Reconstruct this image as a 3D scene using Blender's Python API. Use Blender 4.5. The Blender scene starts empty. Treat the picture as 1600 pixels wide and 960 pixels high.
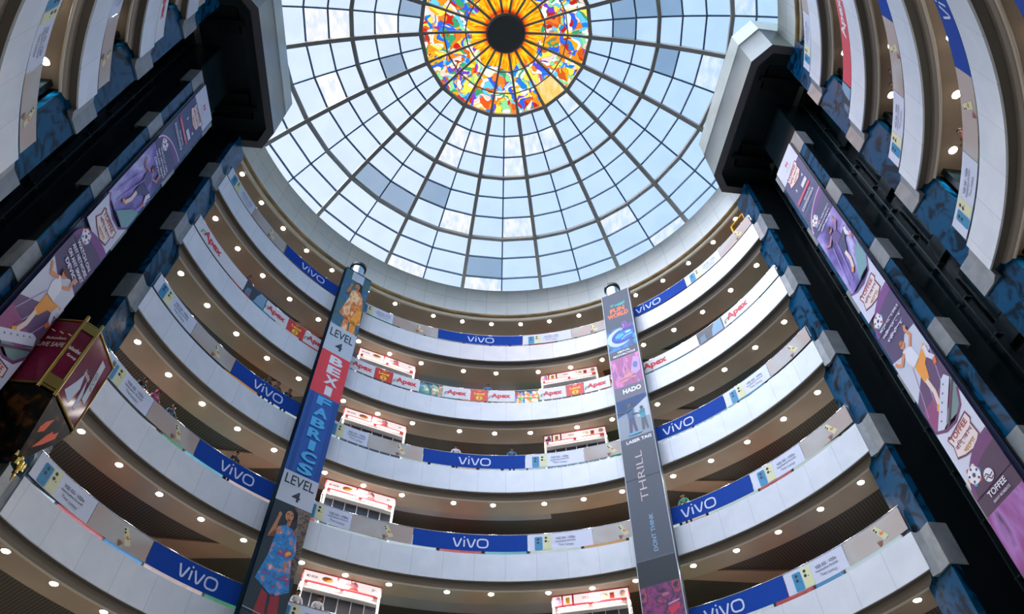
import bpy, math, random
from mathutils import Vector, Matrix
random.seed(7)
SC = bpy.context.scene
COL = SC.collection
PI = math.pi
def rad(a): return a * PI / 180.0

# ------------------------------------------------------------------ camera
FPX = 1084.762
CAM = Vector((0.3594, -14.7691, 1.6))
cd = bpy.data.cameras.new('camera'); cam = bpy.data.objects.new('camera', cd); COL.objects.link(cam)
cd.sensor_width = 36.0; cd.lens = FPX / 1600 * 36.0; cd.clip_end = 500; cd.clip_start = 0.05
R0 = Matrix.Rotation(rad(90 + 51.3652), 4, 'X') @ Matrix.Rotation(rad(-0.214), 4, 'Z')
cam.matrix_world = Matrix.Translation(CAM) @ R0
SC.camera = cam
SC.view_settings.view_transform = 'Standard'; SC.view_settings.look = 'None'
SC.view_settings.gamma = 1.0; SC.view_settings.use_curve_mapping = False
SC.view_settings.exposure = 0.0

# ------------------------------------------------------------------ light levels
SKY = 1.6          # world strength
SUN = 1.4
SPOT = 215.0       # watts of one downlight
SIGN = 1.15          # emission of lit signs

# ------------------------------------------------------------------ world: bright, slightly hazy blue sky with thin cloud
w = bpy.data.worlds.new('world'); SC.world = w; w.use_nodes = True
nt = w.node_tree; nt.nodes.clear()
o = nt.nodes.new('ShaderNodeOutputWorld'); bg = nt.nodes.new('ShaderNodeBackground'); bg.inputs[1].default_value = SKY
tc = nt.nodes.new('ShaderNodeTexCoord'); ns = nt.nodes.new('ShaderNodeTexNoise'); ns.inputs['Scale'].default_value = 2.2; ns.inputs['Detail'].default_value = 5
rp = nt.nodes.new('ShaderNodeValToRGB'); rp.color_ramp.elements[0].position = .35; rp.color_ramp.elements[1].position = .68
rp.color_ramp.elements[0].color = (.84, .93, 1.0, 1); rp.color_ramp.elements[1].color = (1.0, 1.0, 1.0, 1)
nt.links.new(tc.outputs['Generated'], ns.inputs['Vector']); nt.links.new(ns.outputs['Fac'], rp.inputs[0])
# broad glow added to the unseen sky behind left of the camera, brightening the drum; the far right of the sky is a deeper blue
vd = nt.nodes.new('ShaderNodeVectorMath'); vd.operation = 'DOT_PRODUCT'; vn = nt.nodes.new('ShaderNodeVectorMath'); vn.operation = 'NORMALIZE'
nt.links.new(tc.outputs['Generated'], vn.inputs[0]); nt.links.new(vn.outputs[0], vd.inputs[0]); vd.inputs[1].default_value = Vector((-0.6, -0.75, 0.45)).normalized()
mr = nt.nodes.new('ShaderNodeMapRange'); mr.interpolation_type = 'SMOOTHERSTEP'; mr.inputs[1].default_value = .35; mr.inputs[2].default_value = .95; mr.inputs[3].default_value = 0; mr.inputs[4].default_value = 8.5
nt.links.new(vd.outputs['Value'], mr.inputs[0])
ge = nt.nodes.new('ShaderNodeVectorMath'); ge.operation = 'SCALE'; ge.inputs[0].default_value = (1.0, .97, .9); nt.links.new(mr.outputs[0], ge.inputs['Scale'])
sp = nt.nodes.new('ShaderNodeSeparateXYZ'); nt.links.new(vn.outputs[0], sp.inputs[0])
mx_ = nt.nodes.new('ShaderNodeMapRange'); mx_.inputs[1].default_value = -.35; mx_.inputs[2].default_value = .5; nt.links.new(sp.outputs[0], mx_.inputs[0])
cr = nt.nodes.new('ShaderNodeValToRGB'); cr.color_ramp.elements[0].color = (1.08, 1.02, 1.03, 1); cr.color_ramp.elements[1].color = (.6, .81, 1.0, 1); nt.links.new(mx_.outputs[0], cr.inputs[0])
mu = nt.nodes.new('ShaderNodeVectorMath'); mu.operation = 'MULTIPLY'; nt.links.new(rp.outputs[0], mu.inputs[0]); nt.links.new(cr.outputs[0], mu.inputs[1])
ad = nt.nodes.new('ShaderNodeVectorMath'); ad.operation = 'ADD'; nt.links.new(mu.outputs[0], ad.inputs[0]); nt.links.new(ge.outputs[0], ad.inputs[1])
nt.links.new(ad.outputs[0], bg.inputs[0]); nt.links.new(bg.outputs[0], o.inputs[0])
sd = bpy.data.lights.new('sun', 'SUN'); so = bpy.data.objects.new('sun', sd); COL.objects.link(so)
sd.energy = SUN; sd.angle = rad(9.0); sd.color = (1.0, .96, .86)
so.rotation_euler = Vector((-0.72, 0.12, 1.0)).to_track_quat('Z', 'Y').to_euler()
# sky portal at the eye of the roof (helps the sky light through the dome)
pd = bpy.data.lights.new('sky_portal', 'AREA'); po = bpy.data.objects.new('sky_portal', pd); COL.objects.link(po)
pd.shape = 'DISK'; pd.size = 31; pd.cycles.is_portal = True; po.location = (0, 0, 41.3)

# ------------------------------------------------------------------ materials
MATS = {}
def lin(c):
    return tuple((x / 12.92 if x <= .04045 else ((x + .055) / 1.055) ** 2.4) for x in c)
def hexc(h): return lin(tuple(int(h[i:i+2], 16) / 255 for i in (0, 2, 4)))
def newmat(name):
    m = bpy.data.materials.new(name); m.use_nodes = True
    return m, m.node_tree, m.node_tree.nodes['Principled BSDF']
def N(nt, t, **kw):
    n = nt.nodes.new(t)
    for k, v in kw.items():
        if k in n.inputs: n.inputs[k].default_value = v
        else: setattr(n, k, v)
    return n
def flat(h, rough=.55, metal=0.0, spec=.5):
    k = ('f', h, rough, metal, spec)
    if k not in MATS:
        m, nt, b = newmat('paint_' + h)
        b.inputs['Base Color'].default_value = (*hexc(h), 1); b.inputs['Roughness'].default_value = rough
        b.inputs['Metallic'].default_value = metal; b.inputs['Specular IOR Level'].default_value = spec
        MATS[k] = m
    return MATS[k]
def glow(h, s):
    k = ('e', h, s)
    if k not in MATS:
        m, nt, b = newmat('lit_' + h)
        b.inputs['Base Color'].default_value = (.02, .02, .02, 1)
        b.inputs['Emission Color'].default_value = (*hexc(h), 1); b.inputs['Emission Strength'].default_value = s
        MATS[k] = m
    return MATS[k]
def noisy(name, h1, h2, scale=3.0, rough=.5, detail=4, lo=.35, hi=.65, stretch=(1, 1, 1), metal=0, bump=0, extra=None):
    if name in MATS: return MATS[name]
    m, nt, b = newmat(name)
    tc = N(nt, 'ShaderNodeTexCoord'); mp = N(nt, 'ShaderNodeMapping'); mp.inputs['Scale'].default_value = stretch
    ns = N(nt, 'ShaderNodeTexNoise', Scale=scale, Detail=detail); rp = N(nt, 'ShaderNodeValToRGB')
    cols = [h1, h2] + (extra or [])
    e = rp.color_ramp.elements; e[0].position = lo; e[1].position = hi
    while len(e) < len(cols): e.new(.5)
    for i, c in enumerate(cols):
        e[i].position = lo + (hi - lo) * i / (len(cols) - 1); e[i].color = (*hexc(c), 1)
    L = nt.links.new
    L(tc.outputs['Object'], mp.inputs[0]); L(mp.outputs[0], ns.inputs['Vector']); L(ns.outputs['Fac'], rp.inputs[0]); L(rp.outputs[0], b.inputs['Base Color'])
    b.inputs['Roughness'].default_value = rough; b.inputs['Metallic'].default_value = metal
    if bump:
        bp = N(nt, 'ShaderNodeBump', Strength=bump, Distance=.05); L(ns.outputs['Fac'], bp.inputs['Height']); L(bp.outputs[0], b.inputs['Normal'])
    MATS[name] = m
    return m

def ring_panels(name, h1, h2, step, zseam=0.0, zoff=0.0, rough=.3, line='6f7478', bump=.12):
    """cladding sheets on a round wall: fine joints every `step` degrees (and every zseam metres), faint stone or metal mottling"""
    m, nt, b = newmat(name); L = nt.links.new
    tc = N(nt, 'ShaderNodeTexCoord'); sx = N(nt, 'ShaderNodeSeparateXYZ'); L(tc.outputs['Object'], sx.inputs[0])
    at = N(nt, 'ShaderNodeMath', operation='ARCTAN2'); L(sx.outputs[0], at.inputs[0]); L(sx.outputs[1], at.inputs[1])
    dv = N(nt, 'ShaderNodeMath', operation='DIVIDE'); L(at.outputs[0], dv.inputs[0]); dv.inputs[1].default_value = rad(step)
    fr = N(nt, 'ShaderNodeMath', operation='FRACT'); L(dv.outputs[0], fr.inputs[0])
    lt = N(nt, 'ShaderNodeMath', operation='LESS_THAN'); L(fr.outputs[0], lt.inputs[0]); lt.inputs[1].default_value = .012
    last = lt
    if zseam:
        ad = N(nt, 'ShaderNodeMath', operation='SUBTRACT'); L(sx.outputs[2], ad.inputs[0]); ad.inputs[1].default_value = zoff
        d2 = N(nt, 'ShaderNodeMath', operation='DIVIDE'); L(ad.outputs[0], d2.inputs[0]); d2.inputs[1].default_value = zseam
        f2 = N(nt, 'ShaderNodeMath', operation='FRACT'); L(d2.outputs[0], f2.inputs[0])
        l2 = N(nt, 'ShaderNodeMath', operation='LESS_THAN'); L(f2.outputs[0], l2.inputs[0]); l2.inputs[1].default_value = .02
        mx = N(nt, 'ShaderNodeMath', operation='MAXIMUM'); L(lt.outputs[0], mx.inputs[0]); L(l2.outputs[0], mx.inputs[1]); last = mx
    fl = N(nt, 'ShaderNodeMath', operation='FLOOR'); L(dv.outputs[0], fl.inputs[0])
    wn = N(nt, 'ShaderNodeTexWhiteNoise', noise_dimensions='1D'); L(fl.outputs[0], wn.inputs['W'])
    ns = N(nt, 'ShaderNodeTexNoise', Scale=1.1, Detail=4, Distortion=.6); L(tc.outputs['Object'], ns.inputs['Vector'])
    a2 = N(nt, 'ShaderNodeMath', operation='MULTIPLY_ADD'); L(wn.outputs[0], a2.inputs[0]); a2.inputs[1].default_value = .18; L(ns.outputs['Fac'], a2.inputs[2])
    rp = N(nt, 'ShaderNodeValToRGB'); rp.color_ramp.elements[0].position = .4; rp.color_ramp.elements[1].position = .8
    rp.color_ramp.elements[0].color = (*hexc(h1), 1); rp.color_ramp.elements[1].color = (*hexc(h2), 1); L(a2.outputs[0], rp.inputs[0])
    mi = N(nt, 'ShaderNodeMix', data_type='RGBA'); L(last.outputs[0], mi.inputs['Factor'])
    L(rp.outputs[0], mi.inputs[6]); mi.inputs[7].default_value = (*hexc(line), 1); L(mi.outputs[2], b.inputs['Base Color'])
    b.inputs['Roughness'].default_value = rough
    if bump:
        n2 = N(nt, 'ShaderNodeTexNoise', Scale=.9, Detail=1); L(tc.outputs['Object'], n2.inputs['Vector'])
        bp = N(nt, 'ShaderNodeBump', Strength=bump, Distance=.3); L(n2.outputs['Fac'], bp.inputs['Height']); L(bp.outputs[0], b.inputs['Normal'])
    return m

M_FASCIA = ring_panels('fascia_cladding', 'cfd9e0', 'dbe2e8', 5.6, rough=.3, line='b4b8bd', bump=.10)
M_DRUM = ring_panels('drum_cladding', 'e2ede9', 'eff5ee', 5.35, 1.24, 38.6, rough=.45, line='aebab6', bump=.05)
M_LIP = flat('8f8678', .4); M_LIPE = flat('d3cab8', .35)  # one lip: unlit inner face darker, bottom edge lighter, shading put into the colour
M_LIPC = flat('e0d6bd', .35)
M_BRASS = noisy('bronze_trim', '8a7148', 'b59a63', 1.2, .35)
M_RECESS = flat('625d54', .6)  # darker brown carries the shadow inside the recess
M_SOFFIT = noisy('soffit_paint', 'a3907a', 'ab9881', .6, .38)
M_TAN = flat('a4866c', .55)
M_GREYP = noisy('ceiling_board', '8f8986', '98918e', .7, .4)
M_SLAB = flat('8d8a86', .5)
M_DARK = flat('0d1c20', .22)
M_DARKER = flat('081114', .35)
M_CHROME = flat('c8ccd0', .18, 1.0)
M_RAIL = flat('9aa0a6', .25, .9)
M_STONE = noisy('grey_stone_band', '727a7d', '858b8d', 2.5, .4)

def lattice():
    m, nt, b = newmat('lattice_ceiling'); L = nt.links.new
    tc = N(nt, 'ShaderNodeTexCoord'); mp = N(nt, 'ShaderNodeMapping'); mp.inputs['Rotation'].default_value = (0, 0, rad(38))
    L(tc.outputs['Object'], mp.inputs[0]); sx = N(nt, 'ShaderNodeSeparateXYZ'); L(mp.outputs[0], sx.inputs[0])
    outs = []
    for i, w_ in ((0, .3), (1, .3)):
        dv = N(nt, 'ShaderNodeMath', operation='DIVIDE'); L(sx.outputs[i], dv.inputs[0]); dv.inputs[1].default_value = .135
        fr = N(nt, 'ShaderNodeMath', operation='FRACT'); L(dv.outputs[0], fr.inputs[0])
        lt = N(nt, 'ShaderNodeMath', operation='LESS_THAN'); L(fr.outputs[0], lt.inputs[0]); lt.inputs[1].default_value = w_
        outs.append(lt)
    mx = N(nt, 'ShaderNodeMath', operation='MAXIMUM'); L(outs[0].outputs[0], mx.inputs[0]); L(outs[1].outputs[0], mx.inputs[1])
    mi = N(nt, 'ShaderNodeMix', data_type='RGBA'); L(mx.outputs[0], mi.inputs['Factor'])
    mi.inputs[6].default_value = (*hexc('0c0f10'), 1); mi.inputs[7].default_value = (*hexc('5a4f40'), 1)
    L(mi.outputs[2], b.inputs['Base Color']); b.inputs['Roughness'].default_value = .6
    return m
M_LATTICE = lattice()

def marble():
    m, nt, b = newmat('blue_marble'); L = nt.links.new
    tc = N(nt, 'ShaderNodeTexCoord'); mp = N(nt, 'ShaderNodeMapping'); mp.inputs['Rotation'].default_value = (.5, .3, .7)
    L(tc.outputs['Object'], mp.inputs[0])
    wv = N(nt, 'ShaderNodeTexNoise', Scale=.8, Distortion=2.5, Detail=4); L(mp.outputs[0], wv.inputs['Vector'])
    rp = N(nt, 'ShaderNodeValToRGB'); e = rp.color_ramp.elements
    e[0].position = .38; e[0].color = (*hexc('021a28'), 1); e[1].position = .52; e[1].color = (*hexc('06486c'), 1)  # blue of the reflected sky put into the stone's base colour
    L(wv.outputs['Fac'], rp.inputs[0]); L(rp.outputs[0], b.inputs['Base Color']); b.inputs['Roughness'].default_value = .2
    b.inputs['Specular IOR Level'].default_value = .1
    return m
M_MARBLE = marble()

def pane_mat(name, h, streak=None, transp=1.0):
    m = bpy.data.materials.new(name); m.use_nodes = True; nt = m.node_tree; nt.nodes.clear(); L = nt.links.new
    o = N(nt, 'ShaderNodeOutputMaterial'); t = N(nt, 'ShaderNodeBsdfTransparent'); g = N(nt, 'ShaderNodeBsdfGlossy', Roughness=.15)
    mx = N(nt, 'ShaderNodeMixShader'); mx.inputs[0].default_value = .04
    L(t.outputs[0], mx.inputs[1]); L(g.outputs[0], mx.inputs[2]); L(mx.outputs[0], o.inputs[0])
    tc = N(nt, 'ShaderNodeTexCoord'); mp = N(nt, 'ShaderNodeMapping'); mp.inputs['Scale'].default_value = (1.6, .7, 1) if streak else (.35, .35, .35)
    ns = N(nt, 'ShaderNodeTexNoise', Scale=1.6, Detail=6 if streak else 2); rp = N(nt, 'ShaderNodeValToRGB')
    L(tc.outputs['Object'], mp.inputs[0]); L(mp.outputs[0], ns.inputs['Vector']); L(ns.outputs['Fac'], rp.inputs[0]); L(rp.outputs[0], t.inputs[0])
    c = hexc(h); c2 = hexc(streak) if streak else tuple(min(1, x * 1.06) for x in c)
    e = rp.color_ramp.elements; e[0].position = .36; e[1].position = .62; e[0].color = (*(c2 if streak else c), 1); e[1].color = (*(c if streak else c2), 1)
    return m
M_PANE = pane_mat('glass_pale_blue', 'bac8e6')
M_PANEW = pane_mat('glass_dusty_white', 'e2dce2', 'c0c9d6')
M_PANEG = pane_mat('glass_grey', '8295a8')

def stained():
    m = bpy.data.materials.new('stained_glass'); m.use_nodes = True; nt = m.node_tree; nt.nodes.clear(); L = nt.links.new
    o = N(nt, 'ShaderNodeOutputMaterial'); t = N(nt, 'ShaderNodeBsdfTransparent'); L(t.outputs[0], o.inputs[0])
    tc = N(nt, 'ShaderNodeTexCoord'); sx = N(nt, 'ShaderNodeSeparateXYZ'); L(tc.outputs['Object'], sx.inputs[0])
    # swirling outer picture: distorted cells with lead lines
    nz = N(nt, 'ShaderNodeTexNoise', Scale=1.0, Detail=1); L(tc.outputs['Object'], nz.inputs['Vector'])
    mv = N(nt, 'ShaderNodeVectorMath', operation='MULTIPLY_ADD'); L(nz.outputs['Color'], mv.inputs[0]); mv.inputs[1].default_value = (2.2, 2.2, 0); L(tc.outputs['Object'], mv.inputs[2])
    mp = N(nt, 'ShaderNodeMapping'); mp.inputs['Scale'].default_value = (1, 1, 0); L(mv.outputs[0], mp.inputs[0])
    vo = N(nt, 'ShaderNodeTexVoronoi', Scale=2.9); L(mp.outputs[0], vo.inputs['Vector'])
    sc = N(nt, 'ShaderNodeSeparateColor'); L(vo.outputs['Color'], sc.inputs[0])
    rp = N(nt, 'ShaderNodeValToRGB'); rp.color_ramp.interpolation = 'CONSTANT'
    cols = ['ff8a1c', 'fff2dc', '1b7fd0', 'f8a61a', 'c4261c', 'f6f1e0', '8fd28c', 'ff7a28', '2f5fd8', 'ffd84a', '68bfe8', 'e0571d', 'f5c9b4', '3a9a63', '7a3fb4', 'fde7c0']
    e = rp.color_ramp.elements
    while len(e) < len(cols): e.new(.5)
    for i, c in enumerate(cols): e[i].position = i / len(cols); e[i].color = (*hexc(c), 1)
    L(sc.outputs[0], rp.inputs[0])
    ve = N(nt, 'ShaderNodeTexVoronoi', Scale=2.9, feature='DISTANCE_TO_EDGE'); L(mp.outputs[0], ve.inputs['Vector'])
    le = N(nt, 'ShaderNodeMath', operation='LESS_THAN'); L(ve.outputs['Distance'], le.inputs[0]); le.inputs[1].default_value = .018
    ml = N(nt, 'ShaderNodeMix', data_type='RGBA'); L(le.outputs[0], ml.inputs['Factor']); L(rp.outputs[0], ml.inputs[6]); ml.inputs[7].default_value = (*hexc('7a4a3a'), 1)
    # inner sun: yellow to red flames
    ln = N(nt, 'ShaderNodeVectorMath', operation='LENGTH'); cb = N(nt, 'ShaderNodeCombineXYZ'); L(sx.outputs[0], cb.inputs[0]); L(sx.outputs[1], cb.inputs[1]); L(cb.outputs[0], ln.inputs[0])
    at = N(nt, 'ShaderNodeMath', operation='ARCTAN2'); L(sx.outputs[0], at.inputs[0]); L(sx.outputs[1], at.inputs[1])
    c3 = N(nt, 'ShaderNodeCombineXYZ'); L(at.outputs[0], c3.inputs[0]); L(ln.outputs['Value'], c3.inputs[1])
    m3 = N(nt, 'ShaderNodeMapping'); m3.inputs['Scale'].default_value = (9, .8, 1); L(c3.outputs[0], m3.inputs[0])
    n3 = N(nt, 'ShaderNodeTexNoise', Scale=1.6, Detail=3, Distortion=.5); L(m3.outputs[0], n3.inputs['Vector'])
    r3 = N(nt, 'ShaderNodeValToRGB'); e3 = r3.color_ramp.elements
    for i, (p_, c) in enumerate([(.3, 'ffd030'), (.46, 'ffb018'), (.56, 'fb8a12'), (.7, 'ea5a1a')]):
        if i > 1: e3.new(p_)
        e3[i].position = p_; e3[i].color = (*hexc(c), 1)
    L(n3.outputs['Fac'], r3.inputs[0])
    rr = N(nt, 'ShaderNodeMapRange'); L(ln.outputs['Value'], rr.inputs[0]); rr.inputs[1].default_value = 1.7; rr.inputs[2].default_value = 1.35
    mr = N(nt, 'ShaderNodeMix', data_type='RGBA'); L(rr.outputs[0], mr.inputs['Factor']); L(r3.outputs[0], mr.inputs[6]); mr.inputs[7].default_value = (*hexc('d62b12'), 1)
    # ragged border between sun and picture
    n4 = N(nt, 'ShaderNodeTexNoise', Scale=1.1, Detail=1); L(tc.outputs['Object'], n4.inputs['Vector'])
    a4 = N(nt, 'ShaderNodeMath', operation='MULTIPLY_ADD'); L(n4.outputs['Fac'], a4.inputs[0]); a4.inputs[1].default_value = 1.6; a4.inputs[2].default_value = 1.75
    gt = N(nt, 'ShaderNodeMath', operation='GREATER_THAN'); L(ln.outputs['Value'], gt.inputs[0]); L(a4.outputs[0], gt.inputs[1])
    fm = N(nt, 'ShaderNodeMix', data_type='RGBA'); L(gt.outputs[0], fm.inputs['Factor']); L(mr.outputs[2], fm.inputs[6]); L(ml.outputs[2], fm.inputs[7])
    L(fm.outputs[2], t.inputs[0])
    return m
M_AMBER = pane_mat('glass_plain_amber', 'ffb43c', 'ffd49a')
M_STAINED = stained()
def clear_glass(name='clear_glass', h='dfeaee', g=.1):
    if name in MATS: return MATS[name]
    m = bpy.data.materials.new(name); m.use_nodes = True; nt = m.node_tree; nt.nodes.clear(); L = nt.links.new
    o = N(nt, 'ShaderNodeOutputMaterial'); t = N(nt, 'ShaderNodeBsdfTransparent'); t.inputs[0].default_value = (*hexc(h), 1)
    gl = N(nt, 'ShaderNodeBsdfGlossy', Roughness=.03); mx = N(nt, 'ShaderNodeMixShader'); mx.inputs[0].default_value = g
    L(t.outputs[0], mx.inputs[1]); L(gl.outputs[0], mx.inputs[2]); L(mx.outputs[0], o.inputs[0]); MATS[name] = m
    return m
M_GLASS = clear_glass()

# ------------------------------------------------------------------ mesh helpers
def P(a, r, z): return Vector((r * math.sin(rad(a)), r * math.cos(rad(a)), z))
class MB:
    def __init__(s): s.v = []; s.f = []; s.m = []; s.sm = []
    def add(s, vs, fs, mi=0, smooth=False):
        b = len(s.v); s.v += [tuple(v) for v in vs]
        for f in fs: s.f.append([b + i for i in f]); s.m.append(mi); s.sm.append(smooth)
    def box(s, o, ux, uy, uz, mi=0):
        o, ux, uy, uz = map(Vector, (o, ux, uy, uz))
        vs = [o, o + ux, o + ux + uy, o + uy, o + uz, o + ux + uz, o + ux + uy + uz, o + uy + uz]
        s.add(vs, [(0, 3, 2, 1), (4, 5, 6, 7), (0, 1, 5, 4), (1, 2, 6, 5), (2, 3, 7, 6), (3, 0, 4, 7)], mi)
    def tube(s, pts, r, n=8, mi=0, r2=None, smooth=True):
        pts = [Vector(p) for p in pts]; rings = []
        for i, p in enumerate(pts):
            d = (pts[min(i + 1, len(pts) - 1)] - pts[max(i - 1, 0)]).normalized()
            u = d.cross(Vector((0, 0, 1)));
            if u.length < 1e-3: u = d.cross(Vector((1, 0, 0)))
            u.normalize(); v = d.cross(u); rr = r if r2 is None else r + (r2 - r) * i / (len(pts) - 1)
            rings.append([p + (u * math.cos(2 * PI * k / n) + v * math.sin(2 * PI * k / n)) * rr for k in range(n)])
        vs = [q for rg in rings for q in rg]; fs = []
        for i in range(len(pts) - 1):
            for k in range(n): fs.append((i * n + k, i * n + (k + 1) % n, (i + 1) * n + (k + 1) % n, (i + 1) * n + k))
        s.add(vs, fs, mi, smooth); s.add(rings[0], [tuple(range(n))[::-1]], mi); s.add(rings[-1], [tuple(range(n))], mi)
    def beam(s, a, b, wv, hv, mi=0):
        """box beam from a to b, half-size vectors wv and hv"""
        a, b, wv, hv = map(Vector, (a, b, wv, hv))
        vs = [a - wv - hv, a + wv - hv, a + wv + hv, a - wv + hv, b - wv - hv, b + wv - hv, b + wv + hv, b - wv + hv]
        s.add(vs, [(0, 1, 2, 3), (7, 6, 5, 4), (0, 4, 5, 1), (1, 5, 6, 2), (2, 6, 7, 3), (3, 7, 4, 0)], mi)
    def sweep(s, prof, a0, a1, step=1.5, mi=0, closed=True, caps=True, smooth=False):
        """profile [(r,z)] swept around the atrium axis from azimuth a0 to a1"""
        n = max(1, int(math.ceil(abs(a1 - a0) / step))); k = len(prof)
        vs = [P(a0 + (a1 - a0) * i / n, r, z) for i in range(n + 1) for r, z in prof]; fs = []
        for i in range(n):
            for j in range(k if closed else k - 1):
                q = (j + 1) % k; fs.append((i * k + j, i * k + q, (i + 1) * k + q, (i + 1) * k + j))
        s.add(vs, fs, mi, smooth)
        if caps and closed and abs(a1 - a0) < 359.9: s.add(vs[:k], [tuple(range(k))[::-1]], mi); s.add(vs[-k:], [tuple(range(k))], mi)
    def prism(s, pts, z0, z1, mi=0):
        n = len(pts); vs = [(x, y, z0) for x, y in pts] + [(x, y, z1) for x, y in pts]
        fs = [tuple(range(n))[::-1], tuple(range(n, 2 * n))] + [(i, (i + 1) % n, n + (i + 1) % n, n + i) for i in range(n)]
        s.add(vs, fs, mi)
    def build(s, name, mats, parent=None, origin=None):
        me = bpy.data.meshes.new(name); og = Vector(origin) if origin is not None else Vector((0, 0, 0))
        me.from_pydata([tuple(Vector(v) - og) for v in s.v], [], s.f)
        for m in (mats if isinstance(mats, (list, tuple)) else [mats]): me.materials.append(m)
        for p, mi, sm in zip(me.polygons, s.m, s.sm): p.material_index = mi; p.use_smooth = sm
        me.update()
        ob = bpy.data.objects.new(name, me); COL.objects.link(ob); ob.location = og
        if parent is not None:
            ob.parent = parent; ob.location = og - parent.location
        return ob
def tag(o, label=None, cat=None, group=None, kind=None):
    if label: o['label'] = label
    if cat: o['category'] = cat
    if group: o['group'] = group
    if kind: o['kind'] = kind
    return o
def thing(name, label, cat, loc=(0, 0, 0), group=None):
    o = bpy.data.objects.new(name, None); COL.objects.link(o); o.location = loc; o.empty_display_size = .3
    return tag(o, label, cat, group)
def struct(mb, name, mats): return tag(mb.build(name, mats), kind='structure')

# text -> mesh in its own plane (cached), unit cap height about .7
TXT = {}
def text_mesh(s, bold=0.0, spacing=1.0):
    k = (s, bold, spacing)
    if k in TXT: return TXT[k]
    cu = bpy.data.curves.new('lettering', 'FONT'); cu.body = s; cu.align_x = 'CENTER'; cu.align_y = 'CENTER'; cu.offset = bold; cu.space_character = spacing
    cu.resolution_u = 3
    ob = bpy.data.objects.new('lettering', cu); COL.objects.link(ob)
    dg = bpy.context.evaluated_depsgraph_get(); dg.update()
    me = bpy.data.meshes.new_from_object(ob.evaluated_get(dg))
    vs = [(v.co.x, v.co.y) for v in me.vertices]; fs = [tuple(p.vertices) for p in me.polygons]
    bpy.data.objects.remove(ob); bpy.data.curves.remove(cu); bpy.data.meshes.remove(me)
    if vs:
        x0 = min(v[0] for v in vs); x1 = max(v[0] for v in vs); y0 = min(v[1] for v in vs); y1 = max(v[1] for v in vs)
        vs = [(x - (x0 + x1) / 2, y - (y0 + y1) / 2) for x, y in vs]; dim = (x1 - x0, y1 - y0)
    else: dim = (1, 1)
    TXT[k] = (vs, fs, dim); return TXT[k]

class Print:
    """flat printed artwork laid on a surface: f(u, v, d) gives the 3-D point, d metres proud of the backing"""
    def __init__(s, f): s.f = f; s.mb = MB(); s.mats = []; s.layer = 1
    def mi(s, m):
        if isinstance(m, str): m = flat(m)
        if m not in s.mats: s.mats.append(m)
        return s.mats.index(m)
    def up(s): s.layer += 1; return s
    def raw(s, pts, faces, m):
        d = .004 * s.layer; s.mb.add([s.f(u, v, d) for u, v in pts], faces, s.mi(m))
    def poly(s, pts, m):
        s.raw(pts, [tuple(range(len(pts)))], m); return s
    def rect(s, u0, v0, u1, v1, m, nu=1):
        pts = []; fs = []
        for i in range(nu + 1):
            u = u0 + (u1 - u0) * i / nu; pts += [(u, v0), (u, v1)]
        for i in range(nu): fs.append((2 * i, 2 * i + 2, 2 * i + 3, 2 * i + 1))
        s.raw(pts, fs, m); return s
    def ell(s, u, v, a, b, m, rot=0, n=20):
        c, q = math.cos(rot), math.sin(rot)
        return s.poly([(u + a * math.cos(t) * c - b * math.sin(t) * q, v + a * math.cos(t) * q + b * math.sin(t) * c) for t in [2 * PI * i / n for i in range(n)]], m)
    def stroke(s, pts, w_, m):
        """ribbon of width w_ along pts"""
        n = len(pts); L_ = []; R_ = []
        for i in range(n):
            a = pts[max(i - 1, 0)]; b = pts[min(i + 1, n - 1)]; dx, dy = b[0] - a[0], b[1] - a[1]; l = math.hypot(dx, dy) or 1
            k = w_ / 2
            if 0 < i < n - 1:
                d1 = (pts[i][0] - a[0], pts[i][1] - a[1]); d2 = (b[0] - pts[i][0], b[1] - pts[i][1])
                l1 = math.hypot(*d1) or 1; l2 = math.hypot(*d2) or 1; cs = (d1[0] * d2[0] + d1[1] * d2[1]) / l1 / l2
                k = w_ / 2 / max(.45, math.sqrt(max(0, (1 + cs) / 2)))
            nx, ny = -dy / l * k, dx / l * k
            L_.append((pts[i][0] + nx, pts[i][1] + ny)); R_.append((pts[i][0] - nx, pts[i][1] - ny))
        s.raw(L_ + R_, [(i, i + 1, n + i + 1, n + i) for i in range(n - 1)], m); return s
    def text(s, t, u, v, h, m, width=None, rot=0, bold=.02, stretch=1.0):
        vs, fs, dim = text_mesh(t, bold)
        k = h / max(dim[1], 1e-3); kx = (width / dim[0]) if width else k * stretch
        c, q = math.cos(rot), math.sin(rot)
        s.raw([(u + x * kx * c - y * k * q, v + x * kx * q + y * k * c) for x, y in vs], fs, m); return s
    def build(s, name, parent): return s.mb.build(name, s.mats, parent)
def planar(o, right, n):
    o, right, n = Vector(o), Vector(right).normalized(), Vector(n).normalized()
    return lambda u, v, d: o + right * u + Vector((0, 0, v)) + n * d
def cylmap(a_c, r):
    """u metres along the ring (clockwise seen from above = to the right seen from inside), v = height"""
    return lambda u, v, d: P(a_c + math.degrees(u / r), r - d, v)

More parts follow.
